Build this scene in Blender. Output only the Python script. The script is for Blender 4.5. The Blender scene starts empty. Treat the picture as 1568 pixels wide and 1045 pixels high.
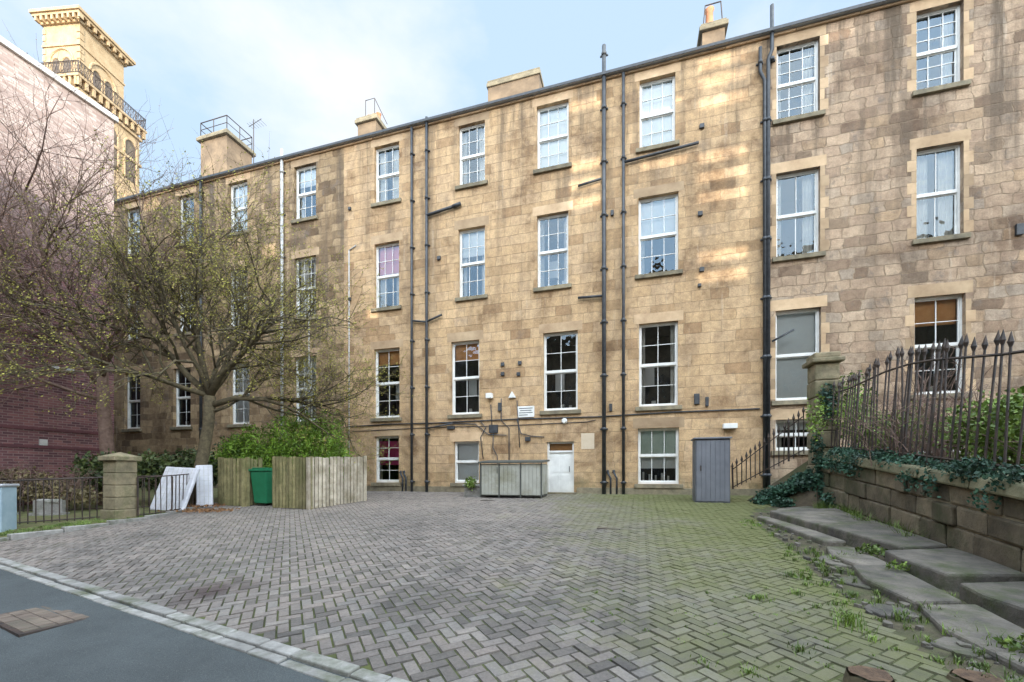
import bpy, math, random
from mathutils import Vector, Matrix, noise
R = random.Random(7)
TH = math.radians(16.12); SN, CS = math.sin(TH), math.cos(TH)
scene = bpy.context.scene
scene.view_settings.view_transform = 'Standard'
scene.view_settings.look = 'None'
scene.view_settings.exposure = 0

# ------------------------------------------------------------------ helpers
def gz(x, y):
    q = SN * x + CS * y
    return 0.065 * max(0.0, min(q, 15.2))
def L2W(s, y):
    return (s * CS + y * SN, 15.2 - s * SN + y * CS)

def setv(nt, sock, v):
    if isinstance(v, bpy.types.NodeSocket): nt.links.new(v, sock)
    elif isinstance(v, (tuple, list)) and len(v) == 3 and sock.type == 'RGBA': sock.default_value = (*v, 1)
    else: sock.default_value = v
def N(nt, typ, props=None, ins=None):
    n = nt.nodes.new(typ)
    for k, v in (props or {}).items(): setattr(n, k, v)
    for k, v in (ins or {}).items(): setv(nt, n.inputs[k], v)
    return n
def math_(nt, op, a, b=0.0, clamp=False):
    n = N(nt, 'ShaderNodeMath', {'operation': op, 'use_clamp': clamp}); setv(nt, n.inputs[0], a); setv(nt, n.inputs[1], b); return n.outputs[0]
def mixc(nt, fac, a, b, mode='MIX'):
    n = N(nt, 'ShaderNodeMix', {'data_type': 'RGBA', 'blend_type': mode})
    setv(nt, n.inputs[0], fac); setv(nt, n.inputs[6], a if not isinstance(a, tuple) else (*a[:3], 1)); setv(nt, n.inputs[7], b if not isinstance(b, tuple) else (*b[:3], 1))
    return n.outputs[2]
def ramp(nt, fac, stops, interp='LINEAR'):
    n = N(nt, 'ShaderNodeValToRGB'); cr = n.color_ramp; cr.interpolation = interp
    while len(cr.elements) < len(stops): cr.elements.new(0.5)
    for e, (p, c) in zip(cr.elements, stops):
        e.position = p; e.color = (c, c, c, 1) if isinstance(c, (int, float)) else (*c, 1)
    setv(nt, n.inputs[0], fac); return n.outputs[0]
def noise_(nt, vec, scale, detail=5, rough=0.55):
    n = N(nt, 'ShaderNodeTexNoise', None, {'Scale': scale, 'Detail': detail, 'Roughness': rough})
    if vec is not None: setv(nt, n.inputs['Vector'], vec)
    return n.outputs['Fac']
def newmat(name):
    m = bpy.data.materials.new(name); m.use_nodes = True
    nt = m.node_tree; b = nt.nodes['Principled BSDF']; return m, nt, b
def bump(nt, b, h, strength=0.3, dist=0.02):
    n = N(nt, 'ShaderNodeBump', None, {'Strength': strength, 'Distance': dist, 'Height': h}); nt.links.new(n.outputs[0], b.inputs['Normal'])
def nmat(name, c1, c2, scale=3, rough=0.8, bmp=0.2, metal=0, island=0.0, dirt=None, dirt_s=1.2):
    m, nt, b = newmat(name)
    tc = N(nt, 'ShaderNodeTexCoord').outputs['Object']
    f = noise_(nt, tc, scale, 6, 0.65)
    col = ramp(nt, f, [(0.3, c1), (0.7, c2)])
    if island:
        g = N(nt, 'ShaderNodeNewGeometry').outputs['Random Per Island']
        v = ramp(nt, g, [(0, 1 - island), (1, 1 + island)])
        col = mixc(nt, 1.0, col, v, 'MULTIPLY')
    if dirt:
        d = ramp(nt, noise_(nt, tc, dirt_s, 6, 0.7), [(0.48, 0.0), (0.66, 0.85)])
        col = mixc(nt, d, col, dirt)
    setv(nt, b.inputs['Base Color'], col); b.inputs['Roughness'].default_value = rough; b.inputs['Metallic'].default_value = metal
    if bmp: bump(nt, b, noise_(nt, tc, scale * 6, 5, 0.7), bmp, 0.02)
    return m

class MB:
    def __init__(self): self.v = []; self.f = []
    def box(self, x0, x1, y0, y1, z0, z1, M=None):
        i = len(self.v)
        vs = [(x0,y0,z0),(x1,y0,z0),(x1,y1,z0),(x0,y1,z0),(x0,y0,z1),(x1,y0,z1),(x1,y1,z1),(x0,y1,z1)]
        if M is not None: vs = [tuple(M @ Vector(p)) for p in vs]
        self.v += vs
        self.f += [(i,i+3,i+2,i+1),(i+4,i+5,i+6,i+7),(i,i+1,i+5,i+4),(i+1,i+2,i+6,i+5),(i+2,i+3,i+7,i+6),(i+3,i,i+4,i+7)]
    def poly(self, pts):
        i = len(self.v); self.v += [tuple(p) for p in pts]; self.f.append(tuple(range(i, i + len(pts))))
    def prism(self, pts, h):
        n = len(pts); i = len(self.v)
        hs = h if isinstance(h, (list, tuple)) else [h] * n
        self.v += [tuple(p) for p in pts] + [(p[0], p[1], p[2] + hh) for p, hh in zip(pts, hs)]
        self.f.append(tuple(range(i + n - 1, i - 1, -1))); self.f.append(tuple(range(i + n, i + 2 * n)))
        for k in range(n): self.f.append((i + k, i + (k + 1) % n, i + n + (k + 1) % n, i + n + k))
    def tube(self, pts, rad, n=6):
        pts = [Vector(p) for p in pts]
        if not isinstance(rad, (list, tuple)): rad = [rad] * len(pts)
        i0 = len(self.v)
        for k, p in enumerate(pts):
            d = (pts[min(k + 1, len(pts) - 1)] - pts[max(k - 1, 0)])
            if d.length < 1e-7: d = Vector((0, 0, 1))
            d.normalize()
            a = Vector((1, 0, 0)) if abs(d.x) < 0.8 else Vector((0, 1, 0))
            u = d.cross(a).normalized(); w = d.cross(u)
            for j in range(n):
                t = 2 * math.pi * j / n
                self.v.append(tuple(p + (u * math.cos(t) + w * math.sin(t)) * rad[k]))
        for k in range(len(pts) - 1):
            for j in range(n):
                a = i0 + k * n + j; b_ = i0 + k * n + (j + 1) % n
                self.f.append((a, b_, b_ + n, a + n))
        self.f.append(tuple(i0 + j for j in range(n))[::-1])
        e = i0 + (len(pts) - 1) * n; self.f.append(tuple(e + j for j in range(n)))
    def obj(self, name, mat, parent=None, smooth=False, bevel=0):
        me = bpy.data.meshes.new(name); me.from_pydata(self.v, [], self.f); me.validate(); me.update()
        if smooth: me.polygons.foreach_set('use_smooth', [True] * len(me.polygons))
        o = bpy.data.objects.new(name, me); scene.collection.objects.link(o)
        if mat: me.materials.append(mat)
        if parent: o.parent = parent
        if bevel:
            md = o.modifiers.new('bevel', 'BEVEL'); md.width = bevel; md.segments = 2; md.limit_method = 'ANGLE'
        return o
def empty(name, loc=(0,0,0), rz=0):
    o = bpy.data.objects.new(name, None); scene.collection.objects.link(o); o.location = loc; o.rotation_euler = (0,0,rz); return o
def frame(name): return empty(name, (0, 15.2, 0), -TH)
def XF(x, y, z, rz=0, rx=0, ry=0):
    return Matrix.Translation((x,y,z)) @ Matrix.Rotation(rz,4,'Z') @ Matrix.Rotation(ry,4,'Y') @ Matrix.Rotation(rx,4,'X')

# ------------------------------------------------------------------ materials
def stone_mat(name, zones=True):
    m, nt, b = newmat(name)
    tc = N(nt, 'ShaderNodeTexCoord').outputs['Object']
    x, y, z = N(nt, 'ShaderNodeSeparateXYZ', None, {0: tc}).outputs
    dn = N(nt, 'ShaderNodeTexNoise', None, {'Vector': tc, 'Scale': 2.6, 'Detail': 4.0}).outputs['Color']
    cv = N(nt, 'ShaderNodeCombineXYZ', None, {0: math_(nt, 'ADD', x, y), 1: z, 2: 0.0}).outputs[0]
    off = N(nt, 'ShaderNodeVectorMath', {'operation': 'MULTIPLY_ADD'}, {0: dn, 1: (0.12, 0.06, 0), 2: cv}).outputs[0]
    off2 = N(nt, 'ShaderNodeVectorMath', {'operation': 'MULTIPLY_ADD'}, {0: dn, 1: (0.34, 0.15, 0), 2: cv}).outputs[0]
    def brick(w, h, mort, o, vec, sq=1.0, sf=2):
        n = N(nt, 'ShaderNodeTexBrick', {'offset': o, 'squash': sq, 'squash_frequency': sf}, {'Vector': vec, 'Color1': (0,0,0,1), 'Color2': (1,1,1,1), 'Mortar': (.5,.5,.5,1), 'Scale': 1.0, 'Mortar Size': mort, 'Mortar Smooth': 0.5, 'Bias': 0.0, 'Brick Width': w, 'Row Height': h})
        return n.outputs['Color'], n.outputs['Fac']
    ca, fa = brick(0.74, 0.345, 0.006, 0.43, off, .75, 3)
    cb, fb = brick(0.62, 0.31, 0.015, 0.37, off2, .6, 3)
    mid = ramp(nt, ca, [(0.0,(.40,.25,.135)),(0.12,(.57,.385,.215)),(0.55,(.635,.44,.255)),(0.88,(.62,.435,.265)),(0.97,(.50,.335,.185)),(1,(.35,.22,.115))])
    if zones:
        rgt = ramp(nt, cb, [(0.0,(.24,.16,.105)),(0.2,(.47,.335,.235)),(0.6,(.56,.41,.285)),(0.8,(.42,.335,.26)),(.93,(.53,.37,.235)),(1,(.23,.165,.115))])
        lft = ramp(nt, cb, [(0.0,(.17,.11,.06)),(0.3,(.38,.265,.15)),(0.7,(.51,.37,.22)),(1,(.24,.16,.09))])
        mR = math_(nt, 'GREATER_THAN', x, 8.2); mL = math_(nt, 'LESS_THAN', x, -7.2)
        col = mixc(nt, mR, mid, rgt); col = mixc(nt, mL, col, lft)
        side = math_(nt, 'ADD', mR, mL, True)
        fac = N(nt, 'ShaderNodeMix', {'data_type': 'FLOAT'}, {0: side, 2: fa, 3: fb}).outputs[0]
    else:
        col = mid; fac = fa; side = 0.0
    big = ramp(nt, noise_(nt, tc, 0.55, 9, 0.72), [(0.37,(.50,.45,.41)),(0.47,(.90,.88,.85)),(0.65,(1.14,1.12,1.09))])
    col = mixc(nt, 1.0, col, big, 'MULTIPLY')
    mid_n = ramp(nt, noise_(nt, tc, 4.5, 6, 0.7), [(0.3,(.68,.64,.61)),(0.55,(1.02,1.02,1.0)),(0.72,(1.16,1.14,1.10))])
    col = mixc(nt, 0.95, col, mid_n, 'MULTIPLY')
    mp = N(nt, 'ShaderNodeVectorMath', {'operation': 'MULTIPLY'}, {0: tc, 1: (1.7, 1.7, 0.15)}).outputs[0]
    run = ramp(nt, noise_(nt, mp, 1.0, 8, 0.68), [(0.48, 0.0), (0.62, 1.0)])
    hz = ramp(nt, math_(nt, 'DIVIDE', z, 16.0), [(0.05, 0.35), (0.12, 0.15), (0.45, 0.3), (0.76, 0.75), (0.95, 1.0)])
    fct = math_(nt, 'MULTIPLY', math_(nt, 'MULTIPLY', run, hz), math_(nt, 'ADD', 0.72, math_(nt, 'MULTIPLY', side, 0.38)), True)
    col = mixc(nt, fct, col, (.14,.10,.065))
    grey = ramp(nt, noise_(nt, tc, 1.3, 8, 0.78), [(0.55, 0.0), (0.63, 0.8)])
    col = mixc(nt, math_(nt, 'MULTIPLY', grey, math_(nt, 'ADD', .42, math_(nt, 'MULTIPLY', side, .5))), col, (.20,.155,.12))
    pale = ramp(nt, noise_(nt, mp, 2.3, 6, 0.7), [(0.60, 0.0), (0.72, 0.5)])
    col = mixc(nt, pale, col, (.66,.55,.42))
    fine = ramp(nt, noise_(nt, tc, 26, 6, 0.78), [(0.28, 0.68), (0.7, 1.18)])
    col = mixc(nt, 1.0, col, fine, 'MULTIPLY')
    jn = ramp(nt, noise_(nt, tc, 1.1, 5, .7), [(.35, .1), (.65, .8)])
    col = mixc(nt, math_(nt, 'MULTIPLY', fac, jn), col, (.23,.16,.095))
    ft = math_(nt, 'MULTIPLY', ramp(nt, math_(nt, 'DIVIDE', z, 4.0), [(0.22, 1.0), (0.5, 0.0)]), ramp(nt, noise_(nt, tc, 1.3, 6, .7), [(0.42, 0), (0.6, 0.9)]))
    col = mixc(nt, ft, col, (.17,.15,.07))
    setv(nt, b.inputs['Base Color'], col); b.inputs['Roughness'].default_value = 0.9
    h = math_(nt, 'SUBTRACT', noise_(nt, tc, 11, 7, 0.75), fac)
    bump(nt, b, h, 0.9, 0.035)
    return m
M_stone = stone_mat('sandstone_ashlar')
M_stone2 = stone_mat('sandstone_plain', False)
M_tower = nmat('tower_sandstone', (.38,.26,.135), (.53,.385,.22), 1.2, .9, .1)
M_lintel = nmat('lintel_stone', (.34,.22,.125), (.61,.44,.27), 1.4, .9, .4, island=.28)
M_sill = nmat('sill_stone', (.13,.11,.075), (.30,.25,.16), 4, .9, .4, island=.2)
M_white = nmat('white_paint', (.66,.65,.61), (.84,.83,.79), 3, .45, .05)
M_pipe = nmat('cast_iron_pipe', (.018,.02,.024), (.06,.065,.07), 6, .5, .1)
M_greypipe = nmat('grey_pipe', (.36,.36,.35), (.56,.55,.52), 5, .55, .1)
M_dark = nmat('dark_room', (.03,.026,.022), (.12,.10,.08), 1.4, .9, 0)
M_blind = nmat('blind_white', (.76,.75,.71), (.84,.83,.79), 2, .8, .05)
M_curt = nmat('curtain_cloth', (.55,.52,.46), (.80,.77,.70), 3, .9, .1)
M_pink = nmat('pink_cloth', (.75,.05,.25), (.8,.12,.35), 2, .8, 0)
M_rose = nmat('rose_blind', (.75,.25,.28), (.82,.36,.38), 2, .8, 0)
M_orange = nmat('orange_blind', (.6,.25,.07), (.75,.38,.14), 2, .8, 0)
M_green = nmat('sage_blind', (.5,.6,.5), (.65,.72,.62), 2, .8, 0)
M_slate = nmat('slate_roof', (.07,.075,.09), (.14,.15,.17), 3, .7, .2)
M_lead = nmat('lead_flashing', (.28,.29,.31), (.42,.43,.45), 3, .5, .1)
M_iron = nmat('wrought_iron', (.012,.012,.013), (.08,.05,.035), 9, .6, .2)
M_terra = nmat('terracotta', (.45,.16,.07), (.6,.28,.14), 3, .8, .1)
M_metalg = nmat('grey_metal', (.13,.135,.155), (.19,.195,.215), 2, .5, .05)
M_kerb = nmat('kerb_stone', (.17,.16,.145), (.34,.325,.30), 6, .85, .4, island=.2, dirt=(.08,.09,.045), dirt_s=2)
M_glass, nt, b = newmat('window_glass')
nt.nodes.remove(b); out = nt.nodes['Material Output']
tc = N(nt, 'ShaderNodeTexCoord').outputs['Object']
bp = N(nt, 'ShaderNodeBump', None, {'Strength': 0.25, 'Distance': 0.05, 'Height': noise_(nt, tc, 1.8, 2)}).outputs[0]
gl = N(nt, 'ShaderNodeBsdfGlossy', None, {'Roughness': 0.02, 'Color': (.66,.84,1,1), 'Normal': bp}).outputs[0]
tr = N(nt, 'ShaderNodeBsdfTransparent', None, {'Color': (.91,.93,.93,1)}).outputs[0]
fr = N(nt, 'ShaderNodeFresnel', None, {'IOR': 1.5}).outputs[0]
mx = N(nt, 'ShaderNodeMixShader'); setv(nt, mx.inputs[0], math_(nt, 'MULTIPLY', fr, 1.9, True)); setv(nt, mx.inputs[1], tr); setv(nt, mx.inputs[2], gl)
nt.links.new(mx.outputs[0], out.inputs[0])

def brickwall_mat():
    m, nt, b = newmat('red_brick')
    tc = N(nt, 'ShaderNodeTexCoord').outputs['Object']
    x, y, z = N(nt, 'ShaderNodeSeparateXYZ', None, {0: tc}).outputs
    cv = N(nt, 'ShaderNodeCombineXYZ', None, {0: math_(nt, 'ADD', x, y), 1: z, 2: 0.0}).outputs[0]
    n = N(nt, 'ShaderNodeTexBrick', None, {'Vector': cv, 'Color1': (0,0,0,1), 'Color2': (1,1,1,1), 'Mortar': (.5,.5,.5,1), 'Scale': 1.0, 'Mortar Size': .010, 'Mortar Smooth': .2, 'Bias': 0., 'Brick Width': .24, 'Row Height': .085})
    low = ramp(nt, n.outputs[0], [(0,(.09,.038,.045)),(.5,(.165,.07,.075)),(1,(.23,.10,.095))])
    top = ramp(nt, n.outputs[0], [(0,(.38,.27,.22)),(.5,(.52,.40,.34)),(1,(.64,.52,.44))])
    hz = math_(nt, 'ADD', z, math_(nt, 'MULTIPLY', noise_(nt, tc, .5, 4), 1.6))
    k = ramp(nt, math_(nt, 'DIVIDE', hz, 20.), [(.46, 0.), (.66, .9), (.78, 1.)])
    col = mixc(nt, k, low, top)  # sunlit upper wall and shaded lower wall painted into the brick colour
    col = mixc(nt, math_(nt, 'MULTIPLY', n.outputs[1], .6), col, (.30,.23,.21))
    col = mixc(nt, 1.0, col, ramp(nt, noise_(nt, tc, 1.5, 7, .7), [(.3,.74),(.7,1.14)]), 'MULTIPLY')
    setv(nt, b.inputs['Base Color'], col); b.inputs['Roughness'].default_value = .85
    bump(nt, b, math_(nt, 'MULTIPLY', n.outputs[1], -1.0), .4, .01)
    return m
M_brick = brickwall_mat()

# ------------------------------------------------------------------ ground
m, nt, b = newmat('asphalt')
tc = N(nt, 'ShaderNodeTexCoord').outputs['Object']
c = ramp(nt, noise_(nt, tc, 90, 4, .8), [(.3,(.035,.042,.044)),(.7,(.085,.095,.095))])
c = mixc(nt, 1., c, ramp(nt, noise_(nt, tc, .9, 8, .7), [(.3,.68),(.7,1.3)]), 'MULTIPLY')
sp = ramp(nt, noise_(nt, tc, 150, 2, .5), [(.66, 0.), (.72, .8)])
c = mixc(nt, sp, c, (.25,.24,.21))
setv(nt, b.inputs['Base Color'], c); b.inputs['Roughness'].default_value = .8
bump(nt, b, noise_(nt, tc, 110, 4, .8), .7, .014)
M_asph = m
g = MB()
xs = [-400,-60,-30,-20,-12,-6,0,6,12,20,30,60,400]
qs = [-400,-50,0,4,8,12,15.2,30,100,500]
idx = {}
for j, q in enumerate(qs):
    for i, s in enumerate(xs):
        X = s * CS + q * SN; Y = -s * SN + q * CS
        idx[i, j] = len(g.v); g.v.append((X, Y, 0.065 * max(0, min(q, 15.2))))
for j in range(len(qs)-1):
    for i in range(len(xs)-1): g.f.append((idx[i,j], idx[i+1,j], idx[i+1,j+1], idx[i,j+1]))
g.obj('asphalt_road_ground', M_asph)

def inside(p, poly):
    x, y = p; c = False; n = len(poly)
    for i in range(n):
        x1, y1 = poly[i]; x2, y2 = poly[(i+1) % n]
        if (y1 > y) != (y2 > y) and x < (x2-x1)*(y-y1)/(y2-y1)+x1: c = not c
    return c
EDGE=[(2.85,1.2),(3.1,3.4),(3.55,4.7),(4.35,6.6),(5.1,8.9),(5.9,10.2),(7.0,11.0)]
PAV = [(-9.9,7.5),(-9.0,10.3),(-9.3,13.3),(-4.9,13.6),(-6.4,17.2),(8.2,12.9)] + EDGE[::-1] + [(1.5,1.70)]
pave = empty('block_paving')
pb = MB(); pb.poly([(x, y, gz(x, y) + 0.006) for x, y in PAV])
M_joint = nmat('paving_joint_moss', (.025,.028,.012), (.09,.10,.03), 4, 1, .4)
pb.obj('joint_bed', M_joint, pave)
m, nt, b = newmat('paving_block')
tc = N(nt, 'ShaderNodeTexCoord').outputs['Object']
rnd = N(nt, 'ShaderNodeNewGeometry').outputs['Random Per Island']
c = ramp(nt, rnd, [(0,(.098,.088,.08)),(.35,(.152,.134,.122)),(.7,(.20,.172,.155)),(.9,(.175,.162,.15)),(1,(.23,.205,.185))])
zone = ramp(nt, noise_(nt, tc, .5, 8, .74), [(.36,(.50,.49,.49)),(.48,(.93,.91,.89)),(.65,(1.28,1.21,1.14))])
c = mixc(nt, 1., c, zone, 'MULTIPLY')
c = mixc(nt, 1., c, ramp(nt, noise_(nt, tc, 35, 5, .8), [(.25,.62),(.75,1.28)]), 'MULTIPLY')
x, y, z = N(nt, 'ShaderNodeSeparateXYZ', None, {0: tc}).outputs
dry = ramp(nt, math_(nt, 'DIVIDE', y, 16.), [(.25, 0.), (.7, .36)])
c = mixc(nt, dry, c, (.25,.212,.18))
gx = math_(nt, 'MULTIPLY', math_(nt, 'ADD', x, math_(nt, 'MULTIPLY', y, -0.02)), .10)
mm = math_(nt, 'ADD', math_(nt, 'ADD', noise_(nt, tc, 1.0, 9, .80), gx), -.10)
mossf = ramp(nt, mm, [(.42, 0.), (.56, .40), (.78, .90)])
c = mixc(nt, mossf, c, (.11,.118,.033))
ds = N(nt, 'ShaderNodeVectorMath', {'operation': 'DISTANCE'}, {0: tc, 1: (-3.5, 4.9, .22)}).outputs['Value']
st = ramp(nt, math_(nt, 'ADD', ds, math_(nt, 'MULTIPLY', noise_(nt, tc, 2.5, 4), .9)), [(.55, .8), (1.05, 0.)])
c = mixc(nt, st, c, (.05,.03,.028))
setv(nt, b.inputs['Base Color'], c); b.inputs['Roughness'].default_value = .78
bump(nt, b, noise_(nt, tc, 60, 5, .8), .6, .010)
M_pav = m
bl = MB(); W = .105; ra = math.radians(28); cr, sr = math.cos(ra), math.sin(ra)
KD = Vector((2.23, -1.14)).normalized()
for i in range(-130, 190):
    for j in range(-120, 200):
        k = (i - j) % 4
        if k == 0: r_ = (i, i+2, j, j+1)
        elif k == 2: r_ = (i, i+1, j-1, j+1)
        else: continue
        cx = (r_[0]+r_[1])/2*W; cy = (r_[2]+r_[3])/2*W
        X = cx*cr - cy*sr; Y = cx*sr + cy*cr
        if not (-10.2 < X < 8.4 and 1.7 < Y < 17.2): continue
        if not inside((X, Y), PAV): continue
        sink = .012*noise.noise(Vector((X*.8, Y*.8, 3)))
        gp = .007; dz = R.uniform(.013, .022) + sink
        cs_ = [(r_[0]*W+gp, r_[2]*W+gp), (r_[1]*W-gp, r_[2]*W+gp), (r_[1]*W-gp, r_[3]*W-gp), (r_[0]*W+gp, r_[3]*W-gp)]
        q = [(a*cr-b_*sr, a*sr+b_*cr) for a, b_ in cs_]
        tl = [R.uniform(-.003,.003) for _ in range(4)]
        i0 = len(bl.v)
        bl.v += [(a, b_, gz(a,b_)+.002) for a, b_ in q]
        qc = [(a + (X-a)*.05, b_ + (Y-b_)*.05) for a, b_ in q]
        bl.v += [(a, b_, gz(a,b_)+max(dz,.010)+t) for (a, b_), t in zip(qc, tl)]
        bl.f.append((i0+4,i0+5,i0+6,i0+7))
        for e in range(4): bl.f.append((i0+e, i0+(e+1)%4, i0+4+(e+1)%4, i0+4+e))
bl.obj('paving_blocks', M_pav, pave)

kb = MB(); A = Vector((-9.95, 7.52)); t = 0; ang = math.atan2(KD.y, KD.x)
while t < 13.2:
    l = R.uniform(.3, .7); c0 = A + KD*(t + l/2)
    for off, w_, h_ in ((0.0, .115, .03), (-.115, .09, .014)):
        nrm = Vector((-KD.y, KD.x)); c = c0 + nrm*(off+R.uniform(-.004,.004))
        M = XF(c.x, c.y, gz(c.x, c.y), ang + R.uniform(-.015,.015), 0.03)
        kb.box(-l/2+.006, l/2-.006, -w_/2, w_/2, -.05, h_ + R.uniform(-.005,.006), M)
    t += l
kb.obj('road_kerb', M_kerb, None, bevel=.012)
kb = MB()
for (a, b_) in (((-9.95,7.3),(-9.05,10.35)), ((-9.05,10.35),(-9.3,13.2))):
    a = Vector(a); b_ = Vector(b_); d = (b_-a); n = int(d.length/.7); an = math.atan2(d.y, d.x)
    for k in range(n):
        c = a + d*((k+.5)/n); kb.box(-d.length/n/2+.01, d.length/n/2-.01, -.07, .07, -.05, .10+R.uniform(-.01,.01), XF(c.x, c.y, gz(c.x,c.y), an))
kb.obj('garden_kerb', M_kerb, None, bevel=.012)

mh = empty('manhole_cover', (-4.72, 4.18, gz(-4.72,4.18)), ang)
q = MB(); q.box(-.50,.50,-.26,.26,-.03,.006); q.obj('frame_surround', M_iron, mh, bevel=.004)
q = MB()
for i in range(9):
    for j in range(4):
        if R.random()<.96: q.box(-.455+i*.102,-.455+i*.102+.095,-.225+j*.114,-.225+j*.114+.106,0,.012+R.uniform(-.002,.002))
q.obj('infill_blocks', nmat('manhole_infill',(.09,.065,.052),(.21,.16,.12),6,.85,.4,island=.2,dirt=(.08,.07,.05),dirt_s=3), mh, bevel=.004)
q = MB(); q.box(-.22,.22,-.16,.16,-.02,.022, XF(-.72, 13.0, gz(-.72,13.0), -TH)); q.obj('drain_cover', M_iron, None)
q = MB(); q.box(-.22,.22,-.16,.16,-.02,.021, XF(1.9, 8.2, gz(1.9,8.2), -TH)); q.obj('drain_cover.001', M_iron, None)

M_grass = nmat('garden_grass', (.05,.06,.02), (.17,.17,.06), 6, 1, .6, dirt=(.12,.09,.05), dirt_s=1.5)
q = MB(); q.poly([(x,y,gz(x,y)+.06) for x,y in [(-30,9.8),(-10.1,7.5),(-9.05,10.3),(-9.35,13.2),(-4.9,13.7),(-6.9,17.2),(-25,22.6),(-30,22)]]); q.obj('garden_ground', M_grass)

# ------------------------------------------------------------------ main terrace
T = frame('sandstone_tenement_building')
TOP = 15.16
ROWS = {3:(12.49,14.78), 2:(8.28,10.87), 1:(3.88,6.65)}
wins = []
def addw(s, row, w, cols=2, rows=2, style='dark', zb=None, zt=None):
    a, c = ROWS.get(row, (1.31,3.16)); wins.append((s, zb or a, zt or c, w, cols, rows, style))
addw(-19.5,3,1.05,2,2,'curtain'); addw(-19.5,2,1.05,2,2,'dark'); addw(-19.5,1,1.1,2,2,'dark')
addw(-15.95,3,1.0,2,2,'curtain'); addw(-15.95,2,1.05,2,2,'half'); addw(-16.2,1,1.1,2,2,'dark')
addw(-12.81,3,1.08,3,2,'blind'); addw(-12.81,2,1.08,3,2,'curtain'); addw(-12.7,1,1.1,2,2,'blind')
addw(-9.15,3,1.12,3,2,'half'); addw(-9.15,2,1.12,3,2,'curtain'); addw(-9.15,1,1.15,3,2,'blind')
addw(-5.2,3,1.12,3,2,'curtain'); addw(-5.2,2,1.12,3,2,'pinktop'); addw(-5.2,1,1.16,2,2,'orangetop'); addw(-5.2,0,1.1,2,2,'magenta')
addw(-1.576,3,1.06,3,2,'sidecurt'); addw(-1.576,2,1.06,3,2,'half'); addw(-1.84,1,1.14,2,2,'orangetop'); addw(-1.79,0,1.02,1,1,'blind',zt=2.87)
addw(1.49,3,1.14,3,2,'blind'); addw(1.49,2,1.12,3,2,'lowcurt'); addw(1.77,1,1.22,2,2,'dark')
addw(5.0,3,1.12,3,2,'blind'); addw(5.03,2,1.25,3,2,'halfblind'); addw(5.03,1,1.22,2,2,'lowcurt'); addw(5.03,0,1.28,3,1,'sage')
addw(9.04,3,1.14,3,3,'sidecurt'); addw(9.04,2,1.16,2,1,'sidecurt'); addw(9.04,1,1.2,1,1,'blind'); addw(9.04,0,1.2,2,1,'half',zb=2.35,zt=3.3)
addw(12.5,3,1.06,3,3,'sidecurt'); addw(12.5,2,1.06,2,1,'curtain'); addw(12.5,1,1.15,2,2,'orangetop'); addw(12.5,0,1.15,2,2,'dark')
addw(16.1,3,1.06,3,3,'half'); addw(16.1,2,1.06,2,1,'curtain'); addw(16.1,1,1.15,2,2,'dark')
DOOR = (1.77, .96, 2.78, .96)
holes = [(s-w/2, s+w/2, a, c) for s,a,c,w,*_ in wins] + [(DOOR[0]-DOOR[3]/2, DOOR[0]+DOOR[3]/2, DOOR[1], DOOR[2])]
def wall_with_holes(wall, holes, x0, x1, z0, z1, y=0):
    sx = sorted({round(v,4) for h in holes for v in h[:2]} | {x0, x1}); zx = sorted({round(v,4) for h in holes for v in h[2:]} | {z0, z1})
    for i in range(len(sx)-1):
        for j in range(len(zx)-1):
            cx=(sx[i]+sx[i+1])/2; cz=(zx[j]+zx[j+1])/2
            if any(h[0]<cx<h[1] and h[2]<cz<h[3] for h in holes): continue
            wall.poly([(sx[i],y,zx[j]),(sx[i+1],y,zx[j]),(sx[i+1],y,zx[j+1]),(sx[i],y,zx[j+1])])
wall = MB(); wall_with_holes(wall, holes, -27., 22., -.3, TOP)
RD = .2
for a, c, e, f in holes:
    wall.poly([(a,0,e),(a,0,f),(a,RD,f),(a,RD,e)]); wall.poly([(c,0,e),(c,RD,e),(c,RD,f),(c,0,f)])
    wall.poly([(a,0,f),(c,0,f),(c,RD,f),(a,RD,f)]); wall.poly([(a,0,e),(a,RD,e),(c,RD,e),(c,0,e)])
wall.poly([(-27,0,-.3),(-27,0,TOP),(-27,10,TOP),(-27,10,-.3)]); wall.poly([(22,0,-.3),(22,10,-.3),(22,10,TOP),(22,0,TOP)])
wall.poly([(-27,10,-.3),(-27,10,TOP),(22,10,TOP),(22,10,-.3)])
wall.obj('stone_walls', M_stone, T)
fw, gls, room = MB(), MB(), MB()
mats = {'blind':M_blind,'curtain':M_curt,'pink':M_pink,'rose':M_rose,'orange':M_orange,'sage':M_green}
cl = {k: MB() for k in mats}
lint, sill = MB(), MB()
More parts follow.
